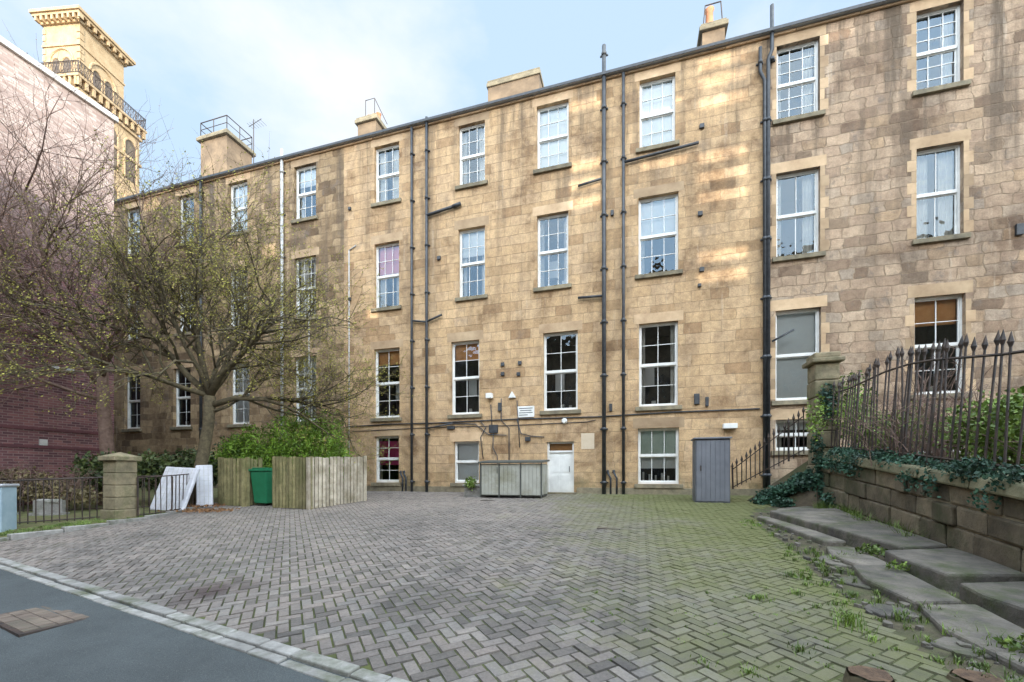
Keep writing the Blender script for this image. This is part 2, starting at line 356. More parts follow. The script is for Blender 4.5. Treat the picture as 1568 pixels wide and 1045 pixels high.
for s,a,c,w,cols,rows,style in wins:
    F = fw
    l, r = s-w/2, s+w/2; e=.05
    F.box(l,l+e,.13,.26,a,c); F.box(r-e,r,.13,.26,a,c); F.box(l+e,r-e,.13,.26,c-e,c); F.box(l+e,r-e,.13,.26,a,a+.07)
    il, ir, ib, it = l+e, r-e, a+.07, c-e; mid=(ib+it)/2
    F.box(il,ir,.15,.215,mid-.028,mid+.028)
    for (zb,zt,y0) in ((mid+.028,it,.155),(ib,mid-.028,.195)):
        st=.034
        F.box(il,il+st,y0,y0+.04,zb,zt); F.box(ir-st,ir,y0,y0+.04,zb,zt); F.box(il+st,ir-st,y0,y0+.04,zt-.03,zt); F.box(il+st,ir-st,y0,y0+.04,zb,zb+.04)
        for k in range(1,cols):
            x=il+(ir-il)*k/cols; F.box(x-.010,x+.010,y0+.004,y0+.036,zb+.04,zt-.03)
        for k in range(1,rows):
            z=zb+(zt-zb)*k/rows
            for q_ in range(cols):
                xa = il+(ir-il)*q_/cols+(st if q_==0 else .010); xb = il+(ir-il)*(q_+1)/cols-(st if q_==cols-1 else .010)
                F.box(xa,xb,y0+.004,y0+.036,z-.010,z+.010)
        for ci in range(cols):
            for ri in range(rows):
                xa=il+(ir-il)*ci/cols+(st if ci==0 else .010); xb=il+(ir-il)*(ci+1)/cols-(st if ci==cols-1 else .010)
                za=zb+(zt-zb)*ri/rows+(.04 if ri==0 else .010); zc=zb+(zt-zb)*(ri+1)/rows-(.03 if ri==rows-1 else .010)
                t1=R.uniform(-.005,.005); t2=R.uniform(-.006,.006); yg=y0+.02
                gls.poly([(xa,yg+t1,za),(xb,yg-t1,za),(xb,yg-t1+t2,zc),(xa,yg+t1+t2,zc)])
    y1,y2=.262,1.6
    room.poly([(l,y2,a),(r,y2,a),(r,y2,c),(l,y2,c)]); room.poly([(l,y1,a),(l,y2,a),(l,y2,c),(l,y1,c)]); room.poly([(r,y1,a),(r,y1,c),(r,y2,c),(r,y2,a)])
    room.poly([(l,y1,c),(l,y2,c),(r,y2,c),(r,y1,c)]); room.poly([(l,y1,a),(r,y1,a),(r,y2,a),(l,y2,a)])
    def drape(B, xa, xb, za, zb, y=.34, amp=.025):
        n=max(2,int((xb-xa)/.04)); pts=[(xa+(xb-xa)*k/n, y+(amp if k%2 else -amp)) for k in range(n+1)]
        for k in range(n): B.poly([(pts[k][0],pts[k][1],za),(pts[k+1][0],pts[k+1][1],za),(pts[k+1][0],pts[k+1][1],zb),(pts[k][0],pts[k][1],zb)])
    H=c-a; yb=.275
    if style=='blind':
        zlo=a+.02+(R.uniform(0,.12) if H>2 else 0); cl['blind'].box(l+.06,r-.06,yb,yb+.005,zlo,c-.02)
    if style=='curtain':
        drape(cl['curtain'],l+.06,l+.06+w*R.uniform(.26,.38),a,c); drape(cl['curtain'],r-.06-w*R.uniform(.24,.34),r-.06,a,c)
    if style=='sidecurt':
        drape(cl['curtain'],l+.06,l+.06+w*.14,a,c); drape(cl['curtain'],r-.06-w*.26,r-.06,a,c)
    if style=='lowcurt':
        drape(cl['curtain'],l+.06,l+.06+w*.12,a,c); drape(cl['curtain'],r-.06-w*.12,r-.06,a,c)
    if style=='half':
        drape(cl['curtain'],l+.06,l+.06+w*.16,a,c); drape(cl['curtain'],r-.06-w*.16,r-.06,a,c); cl['blind'].box(l+.06,r-.06,yb,yb+.005,c-H*R.uniform(.3,.5),c-.02)
    if style=='halfblind': cl['blind'].box(l+.06,r-.06,yb,yb+.005,a+H*.5,c-.02); drape(cl['curtain'],l+.06,l+.2,a,c)
    if style=='pinktop': cl['rose'].box(l+.06,r-.06,yb,yb+.005,a+H*.56,c-.02); drape(cl['curtain'],l+.06,l+.35,a,c); drape(cl['curtain'],r-.3,r-.06,a,c)
    if style=='orangetop': cl['orange'].box(l+.06,r-.06,yb,yb+.005,a+H*R.uniform(.72,.8),c-.02)
    if style=='magenta': cl['pink'].box(l+.06,r-.06,yb,yb+.005,a+H*.38,c-H*.1); drape(cl['curtain'],l+.06,l+.16,a,c)
    if style=='sage':
        cl['sage'].box(l+.06,r-.06,yb,yb+.005,a+H*.52,c-.02); cl['blind'].box(l+.06,r-.06,.33,.335,a+H*.28,a+H*.50)
        for k in range(5): cl['blind'].box(l+.15+k*.2,l+.21+k*.2,.4,.45,a+.05,a+R.uniform(.25,.45))
    if style in('dark','lowcurt','orangetop'):
        for k in range(R.randrange(1,4)): x0=R.uniform(l+.15,r-.25); cl['curtain'].box(x0,x0+R.uniform(.05,.14),.4,.5,a,a+R.uniform(.12,.35))
        cl['blind'].box(l+.2,l+.55,1.3,1.5,a+H*.35,a+H*.6)
    hl=.30+R.uniform(0,.05); hl=min(hl,TOP-.02-c)
    lint.box(l-.16,r+.16,-.004,.05,c+.002,c+hl)
    sill.box(l-.12,r+.12,-.085,.125,a-.14,a-.002)
    if s>8 and R.random()<.9:
        for k in range(int((c-a)/.32)):
            zz=a+.05+k*.32; e2=.12 if k%2 else .22
            lint.box(l-e2,l-.002,-.003,.02,zz,zz+.31); lint.box(r+.002,r+e2,-.003,.02,zz,zz+.31)
fw.obj('sash_frames', M_white, T); gls.obj('window_panes', M_glass, T); room.obj('rooms_behind', M_dark, T)
for k, B in cl.items(): B.obj('window_'+k, mats[k], T)
lint.obj('lintels', M_lintel, T); sill.obj('window_sills', M_sill, T, bevel=.01)
s,a,c,w=DOOR; d=MB(); l,r=s-w/2,s+w/2
d.box(l,l+.07,.08,.2,a,c); d.box(r-.07,r,.08,.2,a,c); d.box(l+.07,r-.07,.08,.2,c-.06,c); d.box(l+.07,r-.07,.08,.2,c-.38,c-.31)
d.box(l+.07,r-.07,.12,.17,a+.04,c-.38)
for pa,pb_ in ((.08,.45),(.52,.93)):
    for (u0,u1) in ((l+.16,s-.05),(s+.05,r-.16)):
        hh=c-.38-a; d.box(u0,u1,.112,.12,a+hh*pa,a+hh*pb_)
d.obj('entrance_door', M_white, T, bevel=.006)
q=MB(); q.poly([(l+.07,.15,c-.31),(r-.07,.15,c-.31),(r-.07,.15,c-.06),(l+.07,.15,c-.06)]); q.obj('fanlight_glass', M_glass, T)
q=MB(); q.box(l+.05,r-.05,.25,.3,c-.36,c); q.obj('fanlight_back', M_orange, T)
q=MB(); q.box(l-.1,r+.1,-.3,.12,.8,1.0); q.obj('door_step', M_sill, T, bevel=.01)
q=MB(); q.tube([(s+.31,.06,a+.75),(s+.31,.06,a+.95)],.012,6); q.obj('door_handle', M_iron, T)
q=MB(); q.box(-27,l-.1,-.05,-.003,-.3,1.17); q.box(r+.1,22,-.05,-.003,-.3,1.17); q.obj('base_course', M_sill, T, bevel=.01)
q=MB()
X0=-27.
while X0<22:
    X1=min(X0+R.uniform(1.2,2.0),22); q.box(X0+.004,X1-.004,-.07,-.003,14.98+.1,TOP-.002); X0=X1
q.obj('eaves_cornice', M_lintel, T, bevel=.02)
q=MB(); q.box(-27,22,-.17,-.02,TOP+.002,TOP+.07); q.obj('gutter', M_lead, T, bevel=.02)
q=MB(); q.box(-27,22,-.185,-.172,TOP-.01,TOP+.08); q.obj('gutter_edge', M_pipe, T)
q=MB(); q.poly([(-27,-.02,TOP+.08),(22,-.02,TOP+.08),(22,5,17.0),(-27,5,17.0)]); q.poly([(-27,5,17.0),(22,5,17.0),(22,10.2,TOP),(-27,10.2,TOP)])
q.poly([(-27,0,TOP),(-27,5,17.0),(-27,10,TOP)]); q.poly([(22,0,TOP),(22,10,TOP),(22,5,17.0)]); q.obj('slate_roof', M_slate, T)
ch,cp,pots,rl=MB(),MB(),MB(),MB()
def stack(s0,s1,y0,y1,top,capo=.1):
    ch.box(s0,s1,y0,y1,14.9,top); cp.box(s0-capo,s1+capo,y0-capo,y1+capo,top,top+.16); cp.box(s0-capo/2,s1+capo/2,y0-capo/2,y1+capo/2,top+.16,top+.26)
stack(-16.6,-14.9,1.2,2.6,18.3,.14)
for (x0,y0_,x1,y1_) in ((-16.6,1.2,-14.9,1.2),(-14.9,1.2,-14.9,2.6),(-16.6,1.2,-16.6,2.6),(-16.6,2.6,-14.9,2.6)):
    rl.tube([(x0,y0_,19.25),(x1,y1_,19.25)],.022); rl.tube([(x0,y0_,18.9),(x1,y1_,18.9)],.015)
    for t in (0,.5,1): rl.tube([(x0+(x1-x0)*t,y0_+(y1_-y0_)*t,18.5),(x0+(x1-x0)*t,y0_+(y1_-y0_)*t,19.25)],.02)
stack(-7.2,-6.3,.9,1.9,16.75)
for x in (-6.95,-6.7,-6.5): pots.tube([(x,1.4,17.0),(x,1.4,17.1),(x,1.4,17.4),(x,1.4,17.45)],[.12,.1,.09,.12],10)
for x in (-6.95,-6.5): rl.tube([(x,1.1,17.0),(x,1.1,17.9)],.015)
rl.tube([(-6.95,1.1,17.9),(-6.5,1.1,17.9),(-6.2,1.6,17.1)],.015)
stack(-1.35,.75,1.2,2.6,17.1,.05)
stack(6.5,7.2,.9,1.9,16.7,.1)
pots.tube([(6.8,1.4,16.95),(6.8,1.4,17.1),(6.8,1.4,17.8),(6.8,1.4,17.9)],[.17,.14,.12,.16],12)
rl.tube([(7.2,1.2,16.9),(7.15,1.3,18.0)],.02); rl.tube([(6.55,1.2,16.9),(6.65,1.3,18.0)],.02); rl.tube([(6.65,1.3,18.0),(7.15,1.3,18.0)],.02)
ch.obj('chimney_stacks', nmat('chimney_stone',(.12,.085,.055),(.29,.205,.125),1.5,.9,.3), T); cp.obj('chimney_caps', M_sill, T, bevel=.02); pots.obj('chimney_pots', M_terra, T, True)
rl.tube([(-13.9,1.8,16.4),(-13.9,1.8,19.3)],.02); rl.tube([(-14.2,1.8,19.0),(-13.2,1.6,19.0)],.012)
for k in range(6): rl.tube([(-14.1+k*.16,1.6,19.0),(-14.1+k*.16,2.0,19.0)],.008,4)
rl.obj('roof_ironwork', M_iron, T)
P=MB(); GP=MB(); BR=MB()
def down(B,s,z0,z1,r=.05,y=-.09,bends=None):
    pts=[(s,y,z1)]
    for (zz,ds) in (bends or []):
        pts += [(pts[-1][0],y,zz+.15),(s+ds,y,zz-.15)]
    pts.append((pts[-1][0],y,z0)); B.tube(pts,r,8)
    z=z0+.4
    while z<z1:
        sx_=s
        for (zz,ds) in (bends or []):
            if z<zz-.2: sx_=s+ds
        B.tube([(sx_,y,z-.05),(sx_,y,z+.05)],r*1.32,8); BR.box(sx_-r*2,sx_+r*2,-.05,-.005,z-.02,z+.02)
        z+=1.82
down(P,-4.03,.95,15.1,.05); down(P,-3.39,.95,15.35,.055)
down(P,3.28,.95,16.2,.068); down(P,3.92,.95,15.1,.05)
down(P,8.0,1.2,14.8,.05,bends=[(13.9,.12)]); down(P,8.32,1.2,16.0,.055,bends=[(14.5,-.1)])
down(P,-14.9,1.5,15.4,.06); down(GP,-10.27,1.5,15.6,.06); GP.tube([(-8.9,-.05,9.2),(-8.9,-.05,3)],.02)
GP.tube([(-6.93,-.03,10.8),(-6.93,-.03,1.2)],.022); GP.tube([(-6.93,-.03,10.8),(-6.6,-.03,10.95)],.022)
def hp(s0,z0,s1,z1,r=.05): P.tube([(s0,-.09,z0),(s1,-.09,z1)],r,8)
hp(-3.39,11.58,-2.3,11.72,.055); hp(-2.3,11.72,-1.98,11.78,.07)
hp(-4.03,7.6,-3.45,7.5,.04); hp(-3.39,7.5,-2.75,7.7,.04); hp(-3.39,3.4,-2.3,3.55,.03)
hp(3.92,12.1,6.25,12.25,.045); hp(2.4,7.73,3.28,7.7,.045); hp(3.2,11.7,2.4,11.6,.04); hp(8.32,5.7,8.9,6.0,.03)
P.tube([(-7,-.03,3.58),(-5,-.035,3.62),(-3,-.03,3.6),(0,-.035,3.63),(3,-.03,3.6),(5.5,-.035,3.66),(8,-.03,3.66)],.022,5)
P.tube([(-6.8,-.02,3.38),(-3,-.02,3.44),(-.3,-.02,3.4),(2.7,-.02,3.44),(3,-.02,3.5)],.012,4)
for pts in ([(-1.2,-.04,3.6),(-1.0,-.04,3.35),(-1.2,-.04,3.0),(-1.1,-.04,2.2)],[(-.4,-.04,4.4),(-.4,-.04,3.6),(-.1,-.04,3.3),(-.1,-.04,1.4)],[(.2,-.04,3.6),(.35,-.04,3.1),(.7,-.04,3.0),(1.2,-.04,2.95)],[(.2,-.04,4.3),(.25,-.04,3.5),(.3,-.04,2.6)],[(-.8,-.04,4.2),(-.75,-.04,3.3)],[(-2.9,-.04,3.6),(-1.4,-.04,3.5),(-.9,-.05,3.1),(-.2,-.05,3.05)],[(-.7,-.04,3.2),(-.72,-.04,2.6),(-.55,-.04,2.3),(-.55,-.04,1.2)]):
    P.tube(pts,.018,5)
for s0 in (-4.45,-4.3,3.5,3.7): P.tube([(s0,-.06,.95),(s0,-.06,1.5),(s0-.1,-.06,1.7)],.035,6); P.tube([(s0-.1,-.06,1.7),(s0-.1,.0,1.75)],.05,6)
P.obj('downpipes', M_pipe, T, True); GP.obj('pale_pipes', M_greypipe, T, True); BR.obj('pipe_brackets', M_pipe, T)
q=MB()
for (s0,z0,w_,h_) in ((-.35,5.65,.13,.13),(.3,5.65,.13,.13),(-.35,5.3,.13,.13),(.25,5.25,.13,.13),(6.35,12.8,.14,.14),(6.3,10.0,.14,.14),(6.35,8.2,.14,.14),(6.28,7.7,.1,.1),(3.55,10.5,.1,.18),(-2.9,9.9,.14,.14),(-6.9,12.5,.12,.12),(-6.9,8.8,.12,.12),(3.5,3.9,.1,.25),(6.2,4.05,.16,.34),(6.5,3.95,.1,.3),(-2.4,3.4,.3,.12),(-.45,4.1,.14,.3),(14.2,8.2,.16,.3),(-.7,3.3,.34,.3),(.6,2.9,.2,.14)):
    q.box(s0-w_/2,s0+w_/2,-.07,-.004,z0-h_/2,z0+h_/2)
q.obj('vents_and_meter_boxes', M_pipe, T, bevel=.01)
q=MB()
q.box(-.95,-.72,-.2,-.004,4.42,4.6); q.box(6.95,7.35,-.2,-.004,3.06,3.22)
i0=len(q.v); q.v+=[(-.12,-.1,4.4),(.16,-.1,4.4),(.02,-.1,4.64),(-.12,-.004,4.4),(.16,-.004,4.4),(.02,-.004,4.64)]; q.f+=[(i0,i0+1,i0+2),(i0+3,i0+5,i0+4),(i0,i0+3,i0+4,i0+1),(i0+1,i0+4,i0+5,i0+2),(i0+2,i0+5,i0+3,i0)]
q.tube([(1.92,-.02,3.5),(1.92,-.12,3.5)],[.11,.08],12)
q.obj('lamps_and_alarm_box', M_white, T, bevel=.01)
q=MB(); q.box(2.5,2.95,-.006,.01,2.5,3.05); q.obj('patched_stone', nmat('render_patch',(.55,.44,.31),(.66,.54,.40),3,.9,.2), T)
sg=frame('wall_sign'); q=MB(); q.box(.22,.84,-.05,-.02,3.68,4.08); q.obj('sign_board', M_white, sg, bevel=.004)
q=MB()
for k,(x0,x1) in enumerate(((.28,.78),(.32,.74),(.28,.78),(.28,.6))): q.box(x0,x1,-.054,-.0502,3.99-k*.08,4.015-k*.08)
q.obj('sign_lettering', M_pipe, sg)

# ------------------------------------------------------------------ red brick building
B=frame('red_brick_building'); q=MB()
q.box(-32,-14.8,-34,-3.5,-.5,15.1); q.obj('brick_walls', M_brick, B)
q=MB(); q.box(-32.1,-14.7,-34,-3.4,15.103,15.3); q.box(-32,-14.74,-12,-6.55,15.3,15.5); q.box(-32,-14.8,-12,-6.7,15.5,16.6);q.box(-32.1,-14.7,-12.1,-6.6,16.6,16.75); q.obj('parapet_coping', nmat('pale_coping',(.6,.58,.55),(.75,.73,.7),2,.7,.1), B, bevel=.02)
q=MB()
for z in (2.5,3.1,6.2): q.box(-14.798,-14.77,-33,-3.52,z,z+.09)
q.obj('brick_bands', nmat('dark_brick_band',(.09,.035,.04),(.14,.05,.055),3,.85,.2), B)
q=MB()
for y in (-4.9,-5.3): q.box(-14.8,-14.76,y,y+.2,5.2,5.34)
q.box(-14.8,-14.76,-5.6,-5.4,2.6,2.8); q.obj('air_vents', M_greypipe, B)

# ------------------------------------------------------------------ Italianate tower
W_=empty('stone_tower',(-45.5,44,0),-math.radians(4.46))
q=MB(); q.box(-4.3,.5,-.5,6.0,-1,42.0)
q.box(-4.2,0,0,4.6,43.0,49.2)
for k in range(8):
    z=43.4+k*.7
    q.box(-.35,.06,-.06,.35,z,z+.5); q.box(-4.26,-3.9,-.06,.35,z,z+.5)
q.box(-4.3,.1,-.1,4.7,46.9,47.1); q.box(-4.4,.2,-.2,4.8,49.2,49.45)
q.box(-4.8,.6,-.6,5.2,49.7,49.95); q.box(-4.95,.75,-.75,5.35,49.95,50.25)
q.box(-4.5,.7,-.7,6.2,41.5,41.8); q.box(-4.7,1.0,-1.0,6.5,42.75,43.0); q.box(-4.45,.65,-.65,6.15,38.4,38.7)
for k in range(9):
    x=-4.5+k*.62; q.box(x,x+.22,-.6,-.2,49.25,49.7); q.box(x,x+.26,-.95,-.5,41.9,42.75)
for k in range(8):
    y=-.4+k*.68; q.box(.2,.6,y,y+.22,49.25,49.7)
for k in range(11):
    y=-.9+k*.7; q.box(.5,.95,y,y+.26,41.9,42.75)
q.obj('tower_masonry', M_tower, W_)
q=MB(); q.box(-4.6,.4,-.3,5.0,50.25,50.45); q.obj('tower_roof', M_lead, W_)
def arch(Bm, face, c, z0, z1, hw, dep):
    pts=[(-hw,z0),(hw,z0)]+[(hw*math.cos(t),z1+hw*math.sin(t)) for t in [math.pi*k/10 for k in range(11)]]
    if face=='f': Bm.poly([(c+a,dep,z) for a,z in pts])
    else: Bm.poly([(dep,c+a,z) for a,z in pts])
def ring(Bm, face, c, z0, z1, hw, dep, r=.09):
    pts=[(hw,z0)]+[(hw*math.cos(t),z1+hw*math.sin(t)) for t in [math.pi*k/10 for k in range(11)]]+[(-hw,z0)]
    Bm.tube([(c+a,dep,z) if face=='f' else (dep,c+a,z) for a,z in pts], r, 6)
da,dr=MB(),MB()
for face,c,dep in (('f',-2.1,-.02),('r',2.3,.02)):
    for o in (-.62,.62): arch(da,face,c+o,43.6,45.2,.42,dep); ring(dr,face,c+o,43.6,45.2,.5,dep)
    ring(dr,face,c,45.2,45.3,1.35,dep,.12)
for o in (0.6,2.75,4.9): arch(da,'r',o,36,40.0,.6,.53); ring(dr,'r',o,36,40.0,.72,.52,.12)
for o in (-3.2,-.7): arch(da,'f',o,36,40.0,.6,-.53); ring(dr,'f',o,36,40.0,.72,-.52,.12)
for o in (0.6,2.75,4.9): arch(da,'r',o,30,33.5,.6,.53); ring(dr,'r',o,30,33.5,.72,.52,.12)
da.obj('tower_windows', nmat('tower_openings',(.10,.075,.05),(.18,.14,.10),1,.9,0), W_); dr.obj('arch_mouldings', M_tower, W_)
q=MB()
def bal(p0,p1):
    p0=Vector(p0);p1=Vector(p1); L=(p1-p0).length; n=int(L/.3)
    for z in (43.2,44.35,44.2): q.tube([p0+Vector((0,0,z)),p1+Vector((0,0,z))],.05 if z>44.3 else .03,5)
    for k in range(n+1):
        p=p0+(p1-p0)*k/n; q.tube([p+Vector((0,0,43)),p+Vector((0,0,44.35))],.07 if k%5==0 else .028,4)
    for k in range(n):
        a=p0+(p1-p0)*k/n; c=p0+(p1-p0)*(k+1)/n; q.tube([a+Vector((0,0,43.2)),c+Vector((0,0,44.2))],.02,3); q.tube([a+Vector((0,0,44.2)),c+Vector((0,0,43.2))],.02,3)
bal((-4.6,-.9,0),(.9,-.9,0)); bal((.9,-.9,0),(.9,6.4,0)); bal((-4.6,-.9,0),(-4.6,6.4,0)); bal((-4.6,6.4,0),(.9,6.4,0))
q.obj('balcony_railing', M_iron, W_)

# ------------------------------------------------------------------ added unseen wall behind the camera: blocks low sun, slots shape facade patches
AZ=math.radians(30); EL=math.radians(12); OD=32.0
shs=OD*math.tan(AZ); shz=OD/math.cos(AZ)*math.tan(EL)
O=frame('sun_blocker_front')
lit=[]
def lp(s0,s1,z0,z1): lit.append((s0+shs,s1+shs,z0+shz,z1+shz))
for z in (14.78,14.2,13.52,11.78,11.15,10.5,8.6,7.95): lp(6.25,7.65,z-.17,z+.17)
for z in (14.45,12.35,11.7,11.05): lp(2.1,3.3,z-.17,z+.17)
lp(4.5,5.9,11.75,12.02); lp(4.6,5.8,13.75,13.95); lp(-11.4,-10.7,11.1,11.7); lp(-6.1,-5.6,7.9,8.3); lp(9.8,10.4,14.5,14.8)
q=MB(); wall_with_holes(q, [], -34., 1.7, -1., 17.3, -OD); wall_with_holes(q, lit, 1.7, 52., -1., 23.4, -OD); q.obj('sun_blocker_wall', M_stone2, O)  # added blocker, lower on one side so sun reaches the brick top
q=MB(); f_=MB()
for k in range(23):
    for z in (1.2,5.2,9.2):
        x=-32+k*3.6; q.box(x,x+1.2,-OD+.005,-OD+.03,z,z+2.4); f_.box(x,x+1.2,-OD+.03,-OD+.08,z+1.15,z+1.25); f_.box(x+.57,x+.63,-OD+.03,-OD+.08,z,z+1.15); f_.box(x-.1,x,-OD+.005,-OD+.08,z,z+2.4); f_.box(x+1.2,x+1.3,-OD+.005,-OD+.08,z,z+2.4)
q.obj('sun_blocker_blind_windows', M_dark, O); f_.obj('sun_blocker_window_frames', M_white, O)

# ------------------------------------------------------------------ trees
def grow(B, buds, p, d, length, rad, lvl, maxl, up=.12, kids=(6,6,6,5), spread=.9, budsz=.02, nb=8):
    nseg = 5 if lvl < 2 else 4 if lvl < maxl else 3
    pts=[Vector(p)]; d=Vector(d).normalized(); rads=[rad]; dirs=[d.copy()]
    for k in range(nseg):
        j=Vector((R.gauss(0,1),R.gauss(0,1),R.gauss(0,1)))*(.17+.035*lvl)
        d=(d+j+Vector((0,0,up))).normalized(); pts.append(pts[-1]+d*length/nseg); dirs.append(d.copy()); rads.append(rad*(1-.72*(k+1)/nseg))
    B.tube(pts, rads, 7 if lvl==0 else 5 if lvl==1 else 4 if lvl==2 else 3)
    if lvl>=3:
        for k in range(nb if lvl>=maxl else 3):
            t=R.random()*nseg; i=min(int(t),nseg-1); c=pts[i].lerp(pts[i+1],t-i)+Vector((R.gauss(0,.02),R.gauss(0,.02),R.gauss(0,.02)))
            a=Vector((R.gauss(0,1),R.gauss(0,1),R.gauss(0,1))).normalized(); b_=a.orthogonal().normalized(); c2=a.cross(b_)
            s_=budsz*R.uniform(.6,1.5); buds.poly([c-b_*s_,c-c2*s_*.5,c+b_*s_,c+c2*s_*.5])
    if lvl>=maxl: return
    n=kids[lvl]
    for k in range(n):
        t=(.25+.75*(k+R.random())/n)*nseg; i=min(int(t),nseg-1); c=pts[i].lerp(pts[i+1],t-i)
        dd=dirs[i+1]; side=dd.orthogonal().normalized(); side.rotate(Matrix.Rotation(R.uniform(0,6.283),3,dd))
        nd=(dd*(1-.25*spread)+side*spread*R.uniform(.6,1.1)).normalized()
        rr=rads[i]*.58
        grow(B,buds,c,nd,length*R.uniform(.48,.68),max(rr,.0048),lvl+1,maxl,up,kids,spread,budsz,nb)
M_bark1=nmat('bark_green_brown',(.06,.048,.028),(.17,.135,.075),9,.95,.6)
M_bark2=nmat('bark_red_brown',(.13,.08,.06),(.27,.18,.14),9,.95,.6)
M_bud=nmat('leaf_buds',(.26,.235,.04),(.42,.38,.085),2,.8,0,island=.3)
M_bud2=nmat('red_buds',(.28,.14,.09),(.42,.25,.15),2,.8,0,island=.3)
def tree(name, trunk, trad, limbs, bark, bud, kids, up, spread, bs, nb):
    E=empty(name); Bt=MB(); Bb=MB(); Bt.tube(trunk,trad,10)
    for (p,d,l,r) in limbs: grow(Bt,Bb,p,d,l,r,1,4,up,kids,spread,bs,nb)
    Bt.obj('trunk_and_branches',bark,E,True); Bb.obj('buds',bud,E)
z0=gz(-9.6,12.8)
tr=[(-9.85,12.8,z0-.1),(-9.72,12.8,z0+.25),(-9.5,12.8,z0+1.4),(-9.3,12.82,z0+2.6),(-9.25,12.8,z0+3.4)]
top=Vector(tr[-1])
tree('budding_tree',tr,[.32,.22,.17,.155,.16],
 [(top,(-.15,0,1),4.2,.11),(top,(.7,-.1,.8),4.0,.11),(top,(-.7,.1,.8),4.4,.11),(top,(-1,-.3,.45),3.6,.09),(top-Vector((0,0,.3)),(1.15,.1,.32),3.9,.10),(top,(.3,.5,1),3.9,.09),(top,(.35,-.4,.9),3.4,.08),(top,(-.35,-.5,.9),3.8,.08),(top-Vector((0,0,.5)),(1,-.3,.0),2.6,.06),(top,(-.5,.4,1),4.0,.08)],
 M_bark1,M_bud,(0,9,8,7),.07,.88,.023,8)
z0=gz(-12.95,13.5)
tr=[(-13.0,13.4,z0-.1),(-12.95,13.4,z0+1.5),(-13.1,13.4,z0+3.2),(-13.15,13.4,z0+4.4)]
top=Vector(tr[-1])
tree('bare_tree',tr,[.26,.19,.16,.15],
 [(top,(-.3,0,1),5.0,.11),(top,(.35,0,1),4.4,.10),(top-Vector((0,0,.6)),(-1,-.3,.6),4.2,.10),(top-Vector((0,0,.3)),(.8,-.3,.7),3.4,.08),(top,(-.7,-.4,1),5.2,.09),(top-Vector((0,0,1.0)),(-.9,-.6,.25),3.6,.07),(top,(0,-.5,1),4.8,.08)],
 M_bark2,M_bud2,(0,9,7,6),.12,.8,.016,4)

# ------------------------------------------------------------------ foliage masses
def leafmat(name,a,b_):
    m,nt,b=newmat(name); r=N(nt,'ShaderNodeNewGeometry').outputs['Random Per Island']
    tc=N(nt,'ShaderNodeTexCoord').outputs['Object']
    c=ramp(nt,r,[(0,a),(1,b_)]); c=mixc(nt,1.,c,ramp(nt,noise_(nt,tc,2.,3),[(.35,.55),(.65,1.3)]),'MULTIPLY')
    setv(nt,b.inputs['Base Color'],c); b.inputs['Roughness'].default_value=.6
    return m
L_bright=leafmat('bright_hedge_leaf',(.09,.18,.01),(.22,.36,.03)); L_dark=leafmat('dark_leaf',(.03,.055,.015),(.10,.13,.03)); L_ivy=leafmat('ivy_leaf',(.015,.055,.035),(.05,.12,.065)); L_dry=leafmat('dry_leaf',(.12,.09,.04),(.25,.2,.09)); L_grass=leafmat('grass_blade',(.07,.12,.02),(.19,.27,.045))
def leaves(name, blobs, n, sz, mat, parent=None, aspect=.6):
    B_=MB()
    tot=sum(b_[3]*b_[4]*b_[5] for b_ in blobs)
    for (x,y,z,rx,ry,rz) in blobs:
        k=int(n*rx*ry*rz/tot)
        for _ in range(k):
            v=Vector((R.gauss(0,1),R.gauss(0,1),R.gauss(0,1))).normalized(); rr=R.random()**.35*(1+.45*noise.noise(v*2.5+Vector((x,y,z))))
            p=Vector((x+v.x*rx*rr,y+v.y*ry*rr,z+v.z*rz*rr))
            a=(Vector((R.gauss(0,1),R.gauss(0,1),R.gauss(0,.8)))+v*.6).normalized(); t=a.orthogonal().normalized(); t.rotate(Matrix.Rotation(R.uniform(0,6.28),3,a)); u=a.cross(t)
            s_=sz*R.uniform(.6,1.35); B_.poly([p-t*s_,p-u*s_*aspect,p+t*s_,p+u*s_*aspect])
    return B_.obj(name,mat,parent)
leaves('laurel_hedge',[(-8.6,14.0,2.3,1.0,.7,1.0),(-7.3,14.0,2.75,.9,.7,1.05),(-6.4,14.2,2.7,.8,.7,1.05),(-8.0,14.0,1.9,1.1,.6,.8),(-6.0,14.1,2.0,.7,.5,.8),(-9.3,13.8,2.2,.5,.4,.6)],20000,.055,L_bright,aspect=.3)
leaves('ivy_shrub',[(-12.5,13.0,1.7,1.0,.7,.6),(-11.2,13.2,1.7,1.0,.6,.6),(-10.2,13.6,1.8,.8,.6,.7),(-9.4,14.4,2.2,.7,.5,.8)],9000,.06,L_dark)
leaves('garden_shrub',[(-14.2,12.5,1.2,1.3,.8,.4),(-12.6,11.9,1.0,1.1,.6,.3),(-15.5,13,1.3,1,1,.5)],4500,.05,L_dry)
leaves('potted_plant',[(-1.38,13.95,1.35,.2,.15,.22)],350,.04,L_grass)
